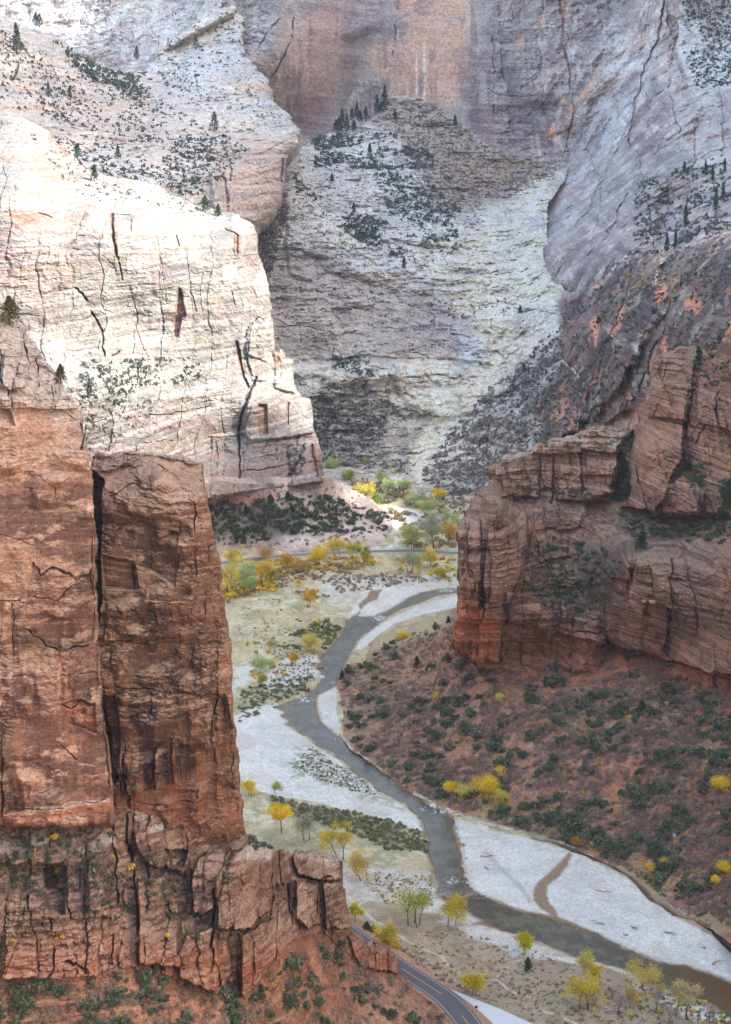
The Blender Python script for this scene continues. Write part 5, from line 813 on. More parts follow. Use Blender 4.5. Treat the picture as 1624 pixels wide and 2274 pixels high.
for poly, n, kd, s in (([(1150, 1210), (1230, 1180), (1340, 1210), (1380, 1250), (1340, 1330), (1240, 1370), (1160, 1300)], 130, 'oak', (1.2, 2.6)), ([(1150, 1210), (1340, 1210), (1380, 1250), (1340, 1340), (1240, 1380), (1160, 1300)], 110, 'bare', (1, 2.2)), ([(1060, 1105), (1300, 1095), (1380, 1115), (1400, 1180), (1200, 1160), (1080, 1125)], 130, 'bare', (.9, 2.2)),
                       ([(1130, 1080), (1300, 1080), (1380, 1105), (1300, 1120)], 40, 'oak', (1, 2.2)), ([(1370, 990), (1400, 980), (1390, 1110), (1365, 1100)], 36, 'oak', (1.6, 3)), ([(1370, 1130), (1640, 1145), (1640, 1200), (1500, 1195), (1400, 1190)], 80, 'oak', (1.2, 3.0)), ([(1540, 790), (1640, 760), (1640, 830), (1530, 870), (1520, 840)], 36, 'oak', (1.2, 2.6)),
                       ([(1510, 1020), (1560, 1030), (1570, 1090), (1510, 1060)], 20, 'oak', (1.4, 2.6)), ([(1590, 1060), (1640, 1060), (1640, 1140), (1590, 1140)], 26, 'oak', (1.6, 3.4)), ([(1200, 965), (1390, 945), (1380, 1000), (1200, 1005)], 30, 'olive', (1, 2)), ([(1110, 1020), (1230, 1000), (1220, 1030), (1110, 1040)], 16, 'bare', (1, 2))):
    scatter('brown_cliff', poly, int(n*1.6), s, kd, {'oak': 'dark green', 'bare': 'leafless grey', 'olive': 'olive green'}[kd]+' shrub on a ledge of the brown cliff', kd.replace('oak', 'green')+' shrubs on the ledges of the brown cliff', None, n+1)
S_ALL = [(440, 1075), (720, 1070), (860, 1130), (865, 1190), (640, 1215), (440, 1215)]
scatter('scrub_slope', [(440, 1120), (600, 1105), (720, 1100), (860, 1140), (862, 1185), (700, 1180), (560, 1205), (440, 1210)], 520, (1.8, 4.2), 'oak', 'grey green scrub oak below the white cliff', 'scrub oaks below the white cliff', clump(26, .36, .5, 5), 31)
scatter('scrub_slope', S_ALL, 420, (1.2, 3.2), 'bare', 'grey shrub on the slope below the white cliff', 'grey shrubs below the white cliff', None, 32)
for layer, poly, n, s, kd, f in (('slickrock_slope', [(0, 60), (200, 160), (300, 190), (480, 290), (560, 330), (480, 400), (380, 430), (180, 370), (0, 240)], 900, (1.2, 3.8), 'oak', clump(60, .25, .6, 1)), ('slickrock_slope', [(120, 90), (190, 120), (310, 170), (320, 200), (200, 180)], 120, (3, 5.5), 'oak', None), ('slickrock_slope', [(230, 110), (300, 120), (340, 180), (330, 240), (220, 170)], 60, (2, 5), 'oak', None),
                        ('slickrock_slope', [(320, 150), (560, 130), (640, 280), (500, 300)], 160, (1.2, 3.0), 'bare', None), ('slickrock_slope', [(350, 20), (545, 20), (545, 130), (350, 240)], 120, (1.4, 4), 'oak', None), ('slickrock_slope', [(370, 300), (480, 300), (470, 430), (360, 430)], 130, (1.5, 4), 'oak', clump(30)),
                        ('bowl_slope', [(690, 300), (860, 290), (960, 340), (960, 370), (880, 375), (700, 370)], 420, (2, 5), 'oak', clump(30, .3, .5)), ('bowl_slope', [(650, 380), (700, 430), (860, 490), (900, 570), (840, 560), (660, 440)], 340, (1.5, 4.5), 'oak', clump(40, .4, .5)), ('bowl_slope', [(820, 360), (1030, 400), (1010, 560), (900, 560)], 240, (2, 5.5), 'oak', clump(40, .4, .55, 3)),
                        ('bowl_slope', [(660, 340), (1000, 360), (1100, 500), (900, 620), (640, 560)], 620, (1.2, 3), 'bare', None), ('bowl_slope', [(840, 230), (960, 230), (1100, 340), (1250, 370), (1120, 440), (960, 440)], 900, (1.5, 3.6), 'bare', None), ('bowl_slope', [(960, 300), (1200, 350), (1100, 430)], 60, (1.5, 3), 'gold', None),
                        ('bowl_slope', [(570, 500), (640, 420), (640, 480), (590, 640)], 240, (2, 5), 'bare', None), ('bowl_slope', [(600, 630), (1150, 640), (1060, 780), (620, 780)], 160, (1, 2.8), 'oak', None), ('bowl_slope', [(730, 785), (820, 790), (830, 830), (740, 810)], 60, (2, 4), 'oak', None),
                        ('bowl_slope', [(660, 870), (800, 830), (900, 920), (960, 950), (900, 1050), (700, 1010)], 420, (1.5, 4), 'bare', clump(30, .35, .5)), ('bowl_slope', [(680, 870), (880, 900), (930, 1000), (700, 1010)], 90, (2, 4.5), 'oak', clump(30, .4, .55)), ('bowl_slope', [(930, 1040), (1080, 860), (1250, 700), (1230, 960), (1100, 1060), (1010, 1110)], 900, (1.6, 4.2), 'bare', clump(30, .35, .5)),
                        ('bowl_slope', [(1100, 860), (1250, 700), (1230, 960), (1150, 980)], 160, (2, 4), 'oak', None), ('bowl_slope', [(1250, 600), (1640, 520), (1640, 760), (1450, 780), (1390, 900), (1240, 940), (1250, 760)], 420, (1.5, 4.2), 'oak', clump(36, .4, .55)), ('bowl_slope', [(1300, 560), (1640, 480), (1640, 620), (1330, 640)], 240, (1.5, 4), 'bare', None), ('bowl_slope', [(1340, 600), (1500, 600), (1480, 680)], 12, (2, 4), 'gold', None),
                        ('canyon_wall_far', [(1510, 0), (1640, 0), (1640, 180), (1600, 190), (1540, 200), (1510, 110)], 430, (1.8, 4.2), 'oak', clump(40, .35, .5)), ('canyon_wall_far', [(1400, 400), (1640, 330), (1640, 560), (1400, 600)], 420, (1.8, 4.4), 'oak', clump(24, .42, .55)), ('canyon_wall_far', [(0, 20), (500, 20), (330, 150), (180, 120)], 40, (1.5, 3.5), 'oak', None),
                        ('sunlit_cliff', [(170, 800), (430, 790), (460, 840), (300, 860), (200, 960), (180, 920)], 260, (1, 3.2), 'oak', clump(20, .3, .5)), ('sunlit_cliff', [(180, 920), (330, 870), (360, 900), (230, 1000), (190, 990)], 60, (1, 2.4), 'oak', None), ('sunlit_cliff', [(60, 290), (130, 330), (250, 400), (400, 430), (500, 490), (300, 450), (170, 440)], 90, (1, 2.8), 'oak', None),
                        ('sunlit_cliff', [(640, 985), (680, 980), (670, 1050), (640, 1050)], 30, (1.5, 3), 'oak', None)):
    scatter(layer, poly, int(n*1.7), (s[0]*.62, s[1]*.62), kd+'_far', '', '', f, n+len(poly))
# scrub of the valley floor
for poly, n, s, kd, f in (([(600, 1768), (700, 1790), (840, 1815), (945, 1848), (950, 1890), (860, 1890), (780, 1850), (700, 1830), (610, 1800)], 420, (.8, 2.0), 'olive', None), ([(600, 1768), (945, 1850), (950, 1895), (700, 1830)], 100, (.8, 1.8), 'bare', None), ([(530, 1535), (600, 1510), (690, 1500), (690, 1540), (530, 1600)], 200, (.8, 2.2), 'olive', None),
                      ([(610, 1420), (730, 1370), (760, 1385), (720, 1450), (650, 1490)], 220, (.8, 2.4), 'olive', clump(14, .4, .5)), ([(560, 1290), (820, 1260), (1000, 1290), (800, 1310), (700, 1330)], 260, (1, 2.6), 'bare', clump(20, .4, .55)), ([(600, 1450), (710, 1440), (700, 1510), (600, 1530)], 160, (.7, 1.6), 'bare', None),
                      ([(645, 1700), (690, 1655), (740, 1690), (860, 1765), (800, 1760), (700, 1725)], 520, (.35, .8), 'olive', None), ([(1390, 1925), (1460, 1930), (1640, 1980), (1640, 2110), (1500, 2010)], 330, (.8, 2.0), 'olive', clump(12, .35, .5)), ([(1440, 1950), (1640, 1990), (1640, 2090), (1520, 2020)], 160, (.8, 2.2), 'bare', None), ([(780, 1935), (960, 1940), (960, 2010), (860, 2010)], 260, (.4, 1.0), 'straw', None),
                      ([(880, 2060), (1150, 2090), (1640, 2280), (1640, 2320), (1100, 2240), (900, 2120)], 520, (.35, 1.1), 'straw', None), ([(1100, 2150), (1640, 2250), (1640, 2320), (1180, 2270)], 150, (.6, 1.4), 'bare', None), ([(1100, 2150), (1640, 2250), (1640, 2320), (1180, 2270)], 60, (.6, 1.2), 'olive', None), ([(880, 2100), (930, 2110), (1010, 2180), (1180, 2265), (1120, 2235), (980, 2180)], 130, (.6, 1.5), 'bare', None),
                      ([(560, 1250), (640, 1240), (760, 1250), (800, 1262), (700, 1280), (560, 1310)], 200, (1.2, 3), 'straw', None), ([(1010, 1772), (1160, 1800), (1260, 1850), (1080, 1820)], 60, (.8, 1.6), 'straw', None), ([(715, 1000), (860, 1040), (900, 1100), (860, 1120), (800, 1095), (730, 1060)], 260, (1.6, 4.5), 'olive', None), ([(715, 1000), (860, 1040), (900, 1100), (860, 1120), (730, 1060)], 160, (1.5, 4), 'bare', None),
                      ([(880, 1050), (960, 1040), (1050, 1090), (1040, 1130), (1000, 1150), (900, 1120)], 240, (1.5, 4), 'straw', None), ([(540, 1330), (700, 1330), (690, 1430), (560, 1500), (530, 1420)], 110, (.6, 1.6), 'bare', None), ([(1400, 2180), (1640, 2250), (1640, 2290), (1480, 2230)], 120, (.5, 1.2), 'olive', None), ([(600, 1880), (760, 1900), (740, 1960), (620, 1900)], 80, (.5, 1.4), 'bare', None)):
    scatter('floor', poly, n, s, kd+('_far' if poly[0][1] < 1100 else '_floor'), '', '', f, n+3)
for poly, n, s, kd in (([(495, 1300), (600, 1280), (610, 1310), (500, 1330)], 60, (2, 4.5), 'gold'), ([(600, 1245), (830, 1235), (830, 1256), (700, 1268), (600, 1275)], 90, (1.6, 4), 'gold'), ([(870, 1240), (1010, 1235), (1010, 1285), (900, 1285)], 50, (1.5, 3.5), 'gold'), ([(495, 1290), (620, 1265), (720, 1262), (620, 1300), (500, 1340)], 90, (1.5, 4), 'straw'),
                       ([(860, 1130), (1010, 1160), (1010, 1215), (900, 1215)], 110, (2, 5), 'straw'), ([(715, 1010), (850, 1050), (980, 1110), (960, 1130), (860, 1110), (740, 1060)], 70, (2, 5), 'gold'), ([(1010, 1765), (1130, 1790), (1110, 1815), (1010, 1795)], 40, (1, 2.6), 'gold'), ([(830, 2070), (880, 2090), (900, 2115), (850, 2090)], 40, (1, 2.4), 'gold'),
                       ([(540, 1400), (740, 1370), (700, 1470), (560, 1530)], 50, (1, 2.6), 'gold'), ([(1400, 2170), (1640, 2240), (1640, 2290), (1300, 2240)], 60, (.6, 1.6), 'gold')):
    scatter('floor', poly, n, s, kd+'_floor', '', '', None, n+7)
LIM = {'oak': 300, 'bare': 300, 'gold': 150, 'straw': 0, 'olive': 60}
NAMES = {'oak': ('scrub_oak', 'shrub'), 'bare': ('bare_shrub', 'shrub'), 'gold': ('yellow_bush', 'bush'), 'straw': ('dry_bush', 'bush'), 'olive': ('olive_bush', 'bush')}
for kd in KINDS:
    c = sorted(CAND.get(kd, []), key=lambda t: -t[0]); meshes = [mesh_np(NAMES[kd][0], *KINDS[kd][i], 'leaf') for i in range(5)]
    lab = {}
    for t in c[:LIM[kd]]:
        o = bpy.data.objects.new(NAMES[kd][0], meshes[t[4] % 5]); COL.objects.link(o); o.location = t[1]; o.scale = (t[2],)*3; o.rotation_euler = (0, 0, t[3]); tag(o, t[6], NAMES[kd][1], t[7])
    batch(NAMES[kd][0]+'_cover', [(t[1], t[2], t[3], t[4], t[5]) for t in c[LIM[kd]:]], KINDS[kd], 'smaller '+{'oak': 'dark green', 'bare': 'grey leafless', 'gold': 'yellow', 'straw': 'dry tan', 'olive': 'olive'}[kd]+' scrub spread over the slopes', 'scrub')
for kd, lb in (('oak', 'dark dots of scrub on the distant pale slickrock'), ('bare', 'grey brush covering the distant slopes'), ('gold', 'distant yellow brush in the bowl'), ('olive', 'green brush on the far valley floor'), ('straw', 'pale brush on the far valley floor')):
    c = CAND.get(kd+'_far', []); batch('distant_scrub', [(t[1], t[2]*1.1, t[3], t[4], t[5]) for t in c], LOW[kd], lb, 'scrub')
for kd, lb in (('olive', 'low olive brush along the river banks'), ('bare', 'grey brush on the valley floor'), ('straw', 'dry tan brush on the valley floor'), ('gold', 'yellow brush under the cottonwoods')):
    c = CAND.get(kd+'_floor', []); batch('valley_scrub', [(t[1], t[2], t[3], t[4], t[5]) for t in c], KINDS[kd], lb, 'scrub')
print('scrub', round(time.time()-T0, 1))

# ------------------------------------------------------------------ trees
YEL, PY, GRN, PG, ORG, BR = C8(240, 208, 52), C8(226, 210, 112), C8(140, 160, 74), C8(184, 196, 132), C8(226, 186, 76), C8(150, 142, 132)
def limbs(h, wd, r, lean, n=4, split=.28, trunks=1):
    """connected tapering limbs; returns tubes and the tips where foliage sits"""
    T, tips = [], []
    def grow(p, d, L, rad, lev):
        k = 2; q = p
        for i in range(k):
            d2 = d+r.normal(size=3)*.16; d2[2] = abs(d2[2])*.9+.08*lev; d2 /= np.linalg.norm(d2); q2 = q+d2*L/k; T.append((q, q2, rad*(1-.18*i), rad*(1-.18*(i+1)))); q = q2; d = d2
        if q[2] > h*.16: tips.append(q); tips.append(q+r.normal(size=3)*.06*h)
        if lev == 0 or L < h*.07: return
        m = r.randint(2, 4) if lev < n else r.randint(3, 5)
        a0 = r.uniform(0, 6.28)
        for j in range(m):
            a = a0+j*6.28/m+r.uniform(-.5, .5); s = r.uniform(.55, 1.0)*wd/h*1.1; nd = d*.7+np.array([math.cos(a)*s, math.sin(a)*s, .25]); nd /= np.linalg.norm(nd)
            grow(q, nd, L*r.uniform(.62, .82), rad*.6, lev-1)
    for t in range(trunks):
        a = r.uniform(0, 6.28); b = np.array([math.cos(a), math.sin(a), 0])*(.05*h*(trunks > 1)); d = np.array([lean[0]+b[0]*.15, lean[1]+b[1]*.15, 1.]); grow(b, d/np.linalg.norm(d), h*split, h*(.024 if trunks == 1 else .014), 3)
    return T, np.array(tips)
def tree(name, px, py, hp, wp, leafcol, label, group=None, fill=1.0, bark=C8(92, 76, 66), lean=(0, 0), trunks=0, seed=0, layer='floor', cat='tree', split=.11, twig=0.0, low=False, col2=None):
    P, ok = look(layer, [px], [py]); P = P[0].astype(float)
    if not ok[0] and layer == 'floor': P = gnd(px, py)
    r = np.random.RandomState(seed+int(px)*7+int(py)); h = 1.12*hp*P[1]/FOC/math.cos(math.atan2(HC-P[2], P[1])); wd = wp*P[1]/FOC
    trunks = trunks or r.randint(1, 4)
    T, tips = limbs(h, wd, r, lean, split=split, trunks=trunks)
    # fit the crown to the height and width seen
    ext = max(np.abs(tips[:, 0]-np.median(tips[:, 0])).max(), .1); sx = min(max(wd*.56/ext, .4), 2.6); sz = h*.9/max(tips[:, 2].max(), .1)
    if low: tips[:, 2] = tips[:, 2]*.9
    S = np.array([sx, sx, sz])
    e = bpy.data.objects.new(name, None); COL.objects.link(e); e.location = P; tag(e, label, cat, group)
    parts = []
    for a, b, r0, r1 in T:
        V, F = tube(a*S, b*S, max(r0, .02), max(r1, .015), 5 if r0 > .15 else 3); parts.append((V, F, bark))
    V, F, C = join(parts); obj('trunk', mesh_np('trunk', V, F, C, 'wood'), e)
    tips = tips*S; parts = []; px_m = P[1]/1990.; ls = max(.32, px_m*.75)
    if fill > 0:
        rad = wd*.135+.35; nl = int(max(200, min(8000, fill*11*(h*wd)/(ls*ls)))); i = r.randint(0, len(tips), nl); drop = r.rand(len(tips)) < .22; i = i[~drop[i]]; nl = len(i)
        d = r.normal(size=(nl, 3))*[rad*.62, rad*.62, rad*.5]; c = tips[i]+d; c[:, 2] = np.maximum(c[:, 2], .08*h)
        tone = (.78+.44*r.rand(len(tips)))[i][:, None]; cc = jit(leafcol, nl, .18, r)*tone
        if col2 is not None: k = (r.rand(len(tips)) < .4)[i][:, None]; cc = np.where(k, jit(col2, nl, .18, r)*tone, cc)
        parts.append(leaf_quads(c, ls*.62, cc, rng=r))
    if twig > 0:
        nl = int(twig*700); i = r.randint(0, len(tips), nl); d = r.normal(size=(nl, 3)); c = tips[i]+d*wd*.09; parts.append(leaf_quads(c, h*.06, jit(C8(158, 148, 144), nl, .2, r), asp=.07, rng=r))
    V, F, C = join(parts); obj('crown', mesh_np('crown', V, F, C, 'leaf'), e); return e
TREES = [  # base px, py, height, width, colour, label, options
 (505, 1320, 72, 50, YEL, 'tall yellow cottonwood at the left end of the grove beside the pillar', dict(col2=PG)), (540, 1314, 58, 58, PG, 'pale green cottonwood in front of the yellow ones beside the pillar', {}), (577, 1300, 56, 50, YEL, 'yellow cottonwood behind the pale green one of the left grove', dict(col2=ORG)), (598, 1292, 42, 34, GRN, 'small green cottonwood at the right edge of the left grove', dict(col2=PG)), (512, 1268, 56, 44, PY, 'pale yellow cottonwood rising behind the left grove', {}), (556, 1322, 40, 44, PG, 'low pale green cottonwood nearest the meadow in the left grove', {}),
 (594, 1243, 34, 52, C8(196, 160, 104), 'orange brown thin cottonwood left of the far road grove', dict(fill=.4, twig=.5)), (637, 1262, 28, 40, ORG, 'low orange bush-like cottonwood in front of the far road', {}), (707, 1256, 50, 46, YEL, 'bright yellow round cottonwood in front of the far road', {}), (748, 1236, 44, 60, YEL, 'spreading yellow cottonwood behind the far road', dict(col2=PY)), (785, 1238, 38, 38, PY, 'pale yellow cottonwood right of the spreading one at the far road', {}),
 (807, 1252, 38, 30, PY, 'slim yellow green cottonwood in front of the far road', dict(col2=GRN)), (664, 1268, 24, 36, C8(188, 156, 96), 'brownish low tree between orange and bright yellow cottonwoods', dict(fill=.5, twig=.4)), (755, 1268, 18, 28, C8(150, 120, 90), 'small leaning brown tree on the meadow below the far road', dict(fill=.2, twig=.6, lean=(.4, 0))),
 (683, 1344, 34, 34, ORG, 'round orange yellow tree alone on the meadow', dict(split=.12)), (662, 1302, 15, 16, YEL, 'tiny yellow tree above the lone round one', dict(split=.15)), (908, 1270, 60, 82, PG, 'large half bare cottonwood with dark limbs by the far road', dict(fill=.22, twig=1.0, trunks=2)), (960, 1258, 38, 44, YEL, 'yellow cottonwood right of the half bare one by the far road', dict(col2=PY)), (978, 1280, 20, 40, C8(200, 190, 60), 'low yellow thicket tree beside the brown cliff', dict(split=.12)),
 (928, 1272, 24, 26, PY, 'small pale tree between the half bare cottonwood and the yellow one', dict(fill=.6)), (916, 1218, 56, 52, PG, 'broad pale green cottonwood beyond the far road', dict(col2=PY)), (962, 1217, 78, 66, C8(190, 196, 158), 'tallest pale feathery cottonwood beyond the far road', dict(fill=.5, twig=.7)), (1000, 1205, 44, 36, ORG, 'orange cottonwood half hidden behind the brown cliff', {}), (948, 1148, 46, 46, PG, 'pale green cottonwood behind the white clearing', dict(fill=.6)),
 (973, 1114, 28, 28, YEL, 'small bright yellow tree above the white clearing', {}), (812, 1104, 32, 46, PY, 'pale yellow tree at the tip of the scrub slope', {}), (832, 1122, 26, 30, GRN, 'green tree beside the track at the tip of the scrub slope', {}), (1026, 1060, 30, 34, YEL, 'isolated yellow tree above the brown cliff rim', dict(split=.15)), (732, 1010, 24, 26, C8(186, 180, 80), 'olive yellow tree right of the white cliff foot, uppermost', {}), (737, 1050, 34, 38, PG, 'pale green tree touching the white cliff foot', {}),
 (768, 1072, 30, 36, C8(176, 180, 92), 'yellow green tree beside the white cliff foot', {}), (806, 1052, 30, 36, GRN, 'green tree standing by the far track', {}), (874, 1036, 46, 20, C8(160, 142, 64), 'slim olive tree on the slope above the far track', {}), (893, 1090, 26, 40, PG, 'pale low tree right of the far track', dict(fill=.6)), (848, 1078, 34, 44, PG, 'pale tree in the bend of the far track', dict(fill=.5, twig=.3)), (925, 1125, 26, 50, C8(184, 196, 150), 'pale green thicket tree beside the white clearing', {}), (1003, 1160, 30, 40, PG, 'pale green tree right of the white clearing', dict(fill=.7)), (860, 1098, 30, 34, PG, 'pale tree above the white clearing by the slope', dict(fill=.6)),
 (581, 1492, 30, 46, PG, 'pale green round tree on the left bank of the river', dict(split=.15)), (603, 1484, 20, 22, YEL, 'small yellow tree next to the pale green round one', {}), (584, 1524, 24, 30, C8(180, 172, 60), 'yellow green tree below the pale green round one', {}), (651, 1474, 28, 26, ORG, 'golden tree near the bend of the river', {}), (688, 1446, 36, 54, PY, 'pale yellow spreading tree beside the upper river', dict(fill=.7)), (602, 1440, 22, 26, C8(196, 170, 110), 'faded tan tree in the meadow left of the river', dict(fill=.5)),
 (553, 1764, 36, 28, YEL, 'yellow tree touching the foot of the pillar', {}), (610, 1768, 32, 38, C8(178, 186, 100), 'thin yellow green tree at the edge of the gravel bar', dict(fill=.5, lean=(-.2, 0))), (624, 1848, 56, 52, YEL, 'bright yellow cottonwood on the flat behind the blocky cliff', {}), (683, 1868, 58, 52, C8(166, 166, 130), 'nearly bare grey green cottonwood between two yellow ones', dict(fill=.25, twig=.8)), (754, 1910, 82, 62, C8(206, 186, 60), 'tall yellow cottonwood right of the nearly bare one', dict(fill=.8)),
 (808, 1957, 74, 60, C8(208, 182, 96), 'pale orange yellow cottonwood with forked dark trunk', dict(fill=.6, trunks=2)), (720, 1876, 30, 40, C8(170, 164, 140), 'small bare tree behind the tall yellow cottonwood', dict(fill=.1, twig=.8)), (996, 1772, 32, 32, YEL, 'yellow tree on the far bank left of the big yellow one', dict(layer='talus_slope')), (1068, 1792, 76, 74, YEL, 'big yellow cottonwood below the red slope across the river', dict(layer='talus_slope')), (1106, 1800, 44, 30, C8(214, 196, 100), 'pale yellow tree right of the big yellow one across the river', dict(layer='talus_slope')), (1030, 1778, 36, 40, PY, 'faded yellow tree between two yellow ones across the river', dict(fill=.6, layer='talus_slope')),
 (918, 2054, 96, 92, C8(190, 178, 48), 'large many-trunked cottonwood with green top on the near bank', dict(trunks=4, fill=.75, col2=GRN)), (1003, 2054, 74, 60, C8(206, 184, 48), 'leaning cottonwood right of the many-trunked one', dict(lean=(.22, 0), fill=.75)), (1168, 2120, 50, 34, C8(196, 182, 34), 'upright bright yellow cottonwood on the white sand', dict(split=.14, fill=1.4)), (1053, 2208, 46, 56, C8(206, 182, 38), 'rounded yellow tree beside the concrete pullout', dict(split=.16, fill=1.4)), (862, 2094, 40, 56, C8(206, 184, 70), 'yellow thicket tree beside the road by the blocky cliff', dict(split=.1, fill=1.2)),
 (788, 2046, 40, 28, C8(206, 190, 50), 'yellow tree behind the lowest cliff corner', dict(split=.12, fill=1.2)), (1308, 2190, 80, 36, C8(206, 196, 90), 'tall pale-trunked cottonwood by the near bank', dict(bark=C8(178, 170, 160), split=.5, fill=.5)), (1317, 2212, 66, 28, C8(204, 184, 50), 'slim yellow cottonwood left of the bare black-limbed tree', dict(fill=.8)), (1294, 2240, 74, 74, C8(204, 182, 66), 'crooked dark-trunked yellow cottonwood near the bottom edge', dict(bark=C8(56, 42, 36), fill=.7)),
 (1365, 2249, 62, 62, BR, 'bare black-limbed tree near the bottom edge', dict(fill=0, twig=1.0, trunks=3, bark=C8(70, 56, 50))), (1404, 2236, 62, 32, C8(196, 172, 84), 'sparse yellow cottonwood right of the bare black-limbed tree', dict(fill=.35, twig=.4)), (1425, 2196, 44, 78, C8(206, 184, 96), 'wide thin yellow cottonwood in front of the river', dict(fill=.5, split=.3)), (1465, 2208, 30, 30, C8(200, 176, 90), 'small yellow cottonwood right of the wide thin one', dict(fill=.5)),
 (1524, 2262, 84, 62, C8(200, 184, 130), 'pale straw cottonwood with slender trunk at the bottom right', dict(fill=.5, twig=.5, split=.4)), (1461, 2252, 60, 40, BR, 'leaning bare tree left of the pale straw cottonwood', dict(fill=0, twig=.6, lean=(.3, 0))), (1488, 2270, 46, 30, BR, 'thin bare tree below the pale straw cottonwood', dict(fill=0, twig=.5)), (1578, 2272, 54, 30, BR, 'thin bare tree nearest the bottom right corner', dict(fill=0, twig=.5)), (1550, 2276, 36, 30, BR, 'small bare sapling between pale straw cottonwood and corner', dict(fill=0, twig=.4))]
for x, y, h, wd, c, lb, kw in TREES: tree('cottonwood', x, y, h, wd, c, lb, **kw)
for x, y, h, wd, lb, c in ((1602, 1758, 34, 36, 'yellow tree at the right edge on the red slope, upper', YEL), (1606, 1945, 34, 34, 'yellow tree at the right edge near the foot of the red slope', YEL), (1446, 1935, 22, 24, 'small yellow tree at the foot of the red slope near the cut bank', YEL), (1280, 1922-40, 22, 22, 'small orange tree by the channel bank', C8(190, 140, 60)), (1480, 1925, 22, 26, 'orange yellow tree on the bank right of the cut bank', ORG), (1590, 2010-40, 26, 22, 'golden tree on the right bank below the red slope', YEL), (970, 1545, 12, 14, 'tiny yellow tree amid the upper red slope', YEL), (1112, 1562, 20, 18, 'small yellow tree amid the middle red slope', PY), (893, 1420, 18, 34, 'low yellow tree at the upper end of the red slope', YEL)):
    tree('cottonwood', x, y, h, wd, c, lb, layer='talus_slope', split=.18)

def conifer(px, py, hp, wp, label, group=None, layer='bowl_slope', col=C8(70, 86, 68), name='conifer', sparse=1.0, seed=0):
    P, ok = look(layer, [px], [py]); P = P[0].astype(float); r = np.random.RandomState(seed+int(px*3+py)); h = 1.1*hp*P[1]/FOC; wd = 1.35*wp*P[1]/FOC
    e = bpy.data.objects.new(name, None); COL.objects.link(e); e.location = P-[0, 0, .3]; tag(e, label, 'conifer', group)
    V, F = tube((0, 0, -.5), (h*.02, 0, h*.97), h*.022+.1, .04, 5); obj('trunk', mesh_np('trunk', V, F, C8(88, 68, 56), 'wood'), e)
    n = int((420 if P[1] > 1500 else 900)*sparse); t = r.rand(n)**.75; z = h*(.12+.88*t); lay = np.round(t*11)/11; z = h*(.12+.88*(.6*t+.4*lay)); a = r.rand(n)*6.28; R_ = wd*.5*(1-t)**.65*(.35+.7*r.rand(n))*(.35+1.2*vn(lay*9, r.rand()*9, np.floor(a*1.3)+px))
    c = np.stack([np.cos(a)*R_, np.sin(a)*R_, z-R_*.18], 1); V, F, C = leaf_quads(c, max(P[1]/1990*.7, h*.045), jit(col, n, .3, r), rng=r); obj('crown', mesh_np('crown', V, F, C, 'leaf'), e); return e
g = 'dark firs at the foot of the great wall'
for i, (x, y, h, wd) in enumerate(((854, 240, 46, 14), (837, 252, 38, 15), (845, 250, 22, 14), (811, 268, 30, 13), (791, 262, 34, 12), (798, 270, 24, 14), (780, 266, 26, 10), (759, 286, 42, 14), (769, 288, 34, 12), (746, 292, 26, 12), (785, 288, 22, 14), (876, 262, 20, 8), (752, 290, 30, 12))):
    conifer(x, y, h, wd, 'dark fir in the row at the foot of the orange streaked wall', g)
for x, y, h, wd, lb in ((1007, 278, 22, 8, 'lone dark fir below the purple wall'), (785, 470, 20, 8, 'small fir on the pale bowl ledge'), (896, 590, 24, 8, 'slender fir in the middle of the pale bowl'), (738, 400, 16, 8, 'little fir left on the pale bowl'), (1160, 820, 18, 8, 'small fir by the upper trail'), (820, 340, 22, 9, 'fir above the scrubby shoulder of the bowl'), (1318, 710, 18, 12, 'fir on the dark ridge'), (1150, 690, 16, 8, 'fir beside the pale gully left of the dark ridge')): conifer(x, y, h, wd, lb)
for x, y, h, wd in ((1470, 560, 60, 14), (1490, 545, 50, 12), (1515, 500, 64, 16), (1580, 470, 70, 16), (1555, 385, 44, 12), (1600, 440, 50, 12), (1575, 400, 46, 12), (1510, 380, 30, 10), (1450, 580, 40, 14), (1595, 380, 40, 10)): conifer(x, y, h*.7, wd*.75, 'tall dark fir growing up the grey wall at the upper right', 'dark firs on the grey wall', 'canyon_wall_far')
for x, y, h, wd, ly, lb in ((28, 712, 56, 42, 'tall_wall', 'ponderosa pine standing on top of the tall wall at the left edge'), (140, 842, 38, 26, 'tall_wall', 'small leaning pine on the shoulder of the tall wall')):
    conifer(x, y, h, wd, lb, layer=ly, col=C8(92, 92, 56), name='pine', sparse=1.3)
for x, y, h, wd, lb in ((40, 120, 60, 18, 'tall pine in the cleft at the upper left'), (83, 50, 20, 16, 'pine on the skyline of the pale slickrock'), (110, 215, 30, 12, 'pine on the pale slickrock beside the cleft'), (90, 60, 26, 20, 'bushy pine on the skyline ledge at the upper left'), (478, 290, 40, 22, 'spreading pine on the round slickrock dome'), (265, 350, 30, 12, 'pine above the white cliff top'), (437, 110, 30, 14, 'pine in the crease below the dome'), (160, 220, 28, 10, 'thin pine on the dotted slickrock'), (305, 130, 26, 12, 'pine in the cleft between the slabs')): conifer(x, y, h, wd, lb, layer='slickrock_slope', col=C8(92, 102, 84), name='pine')
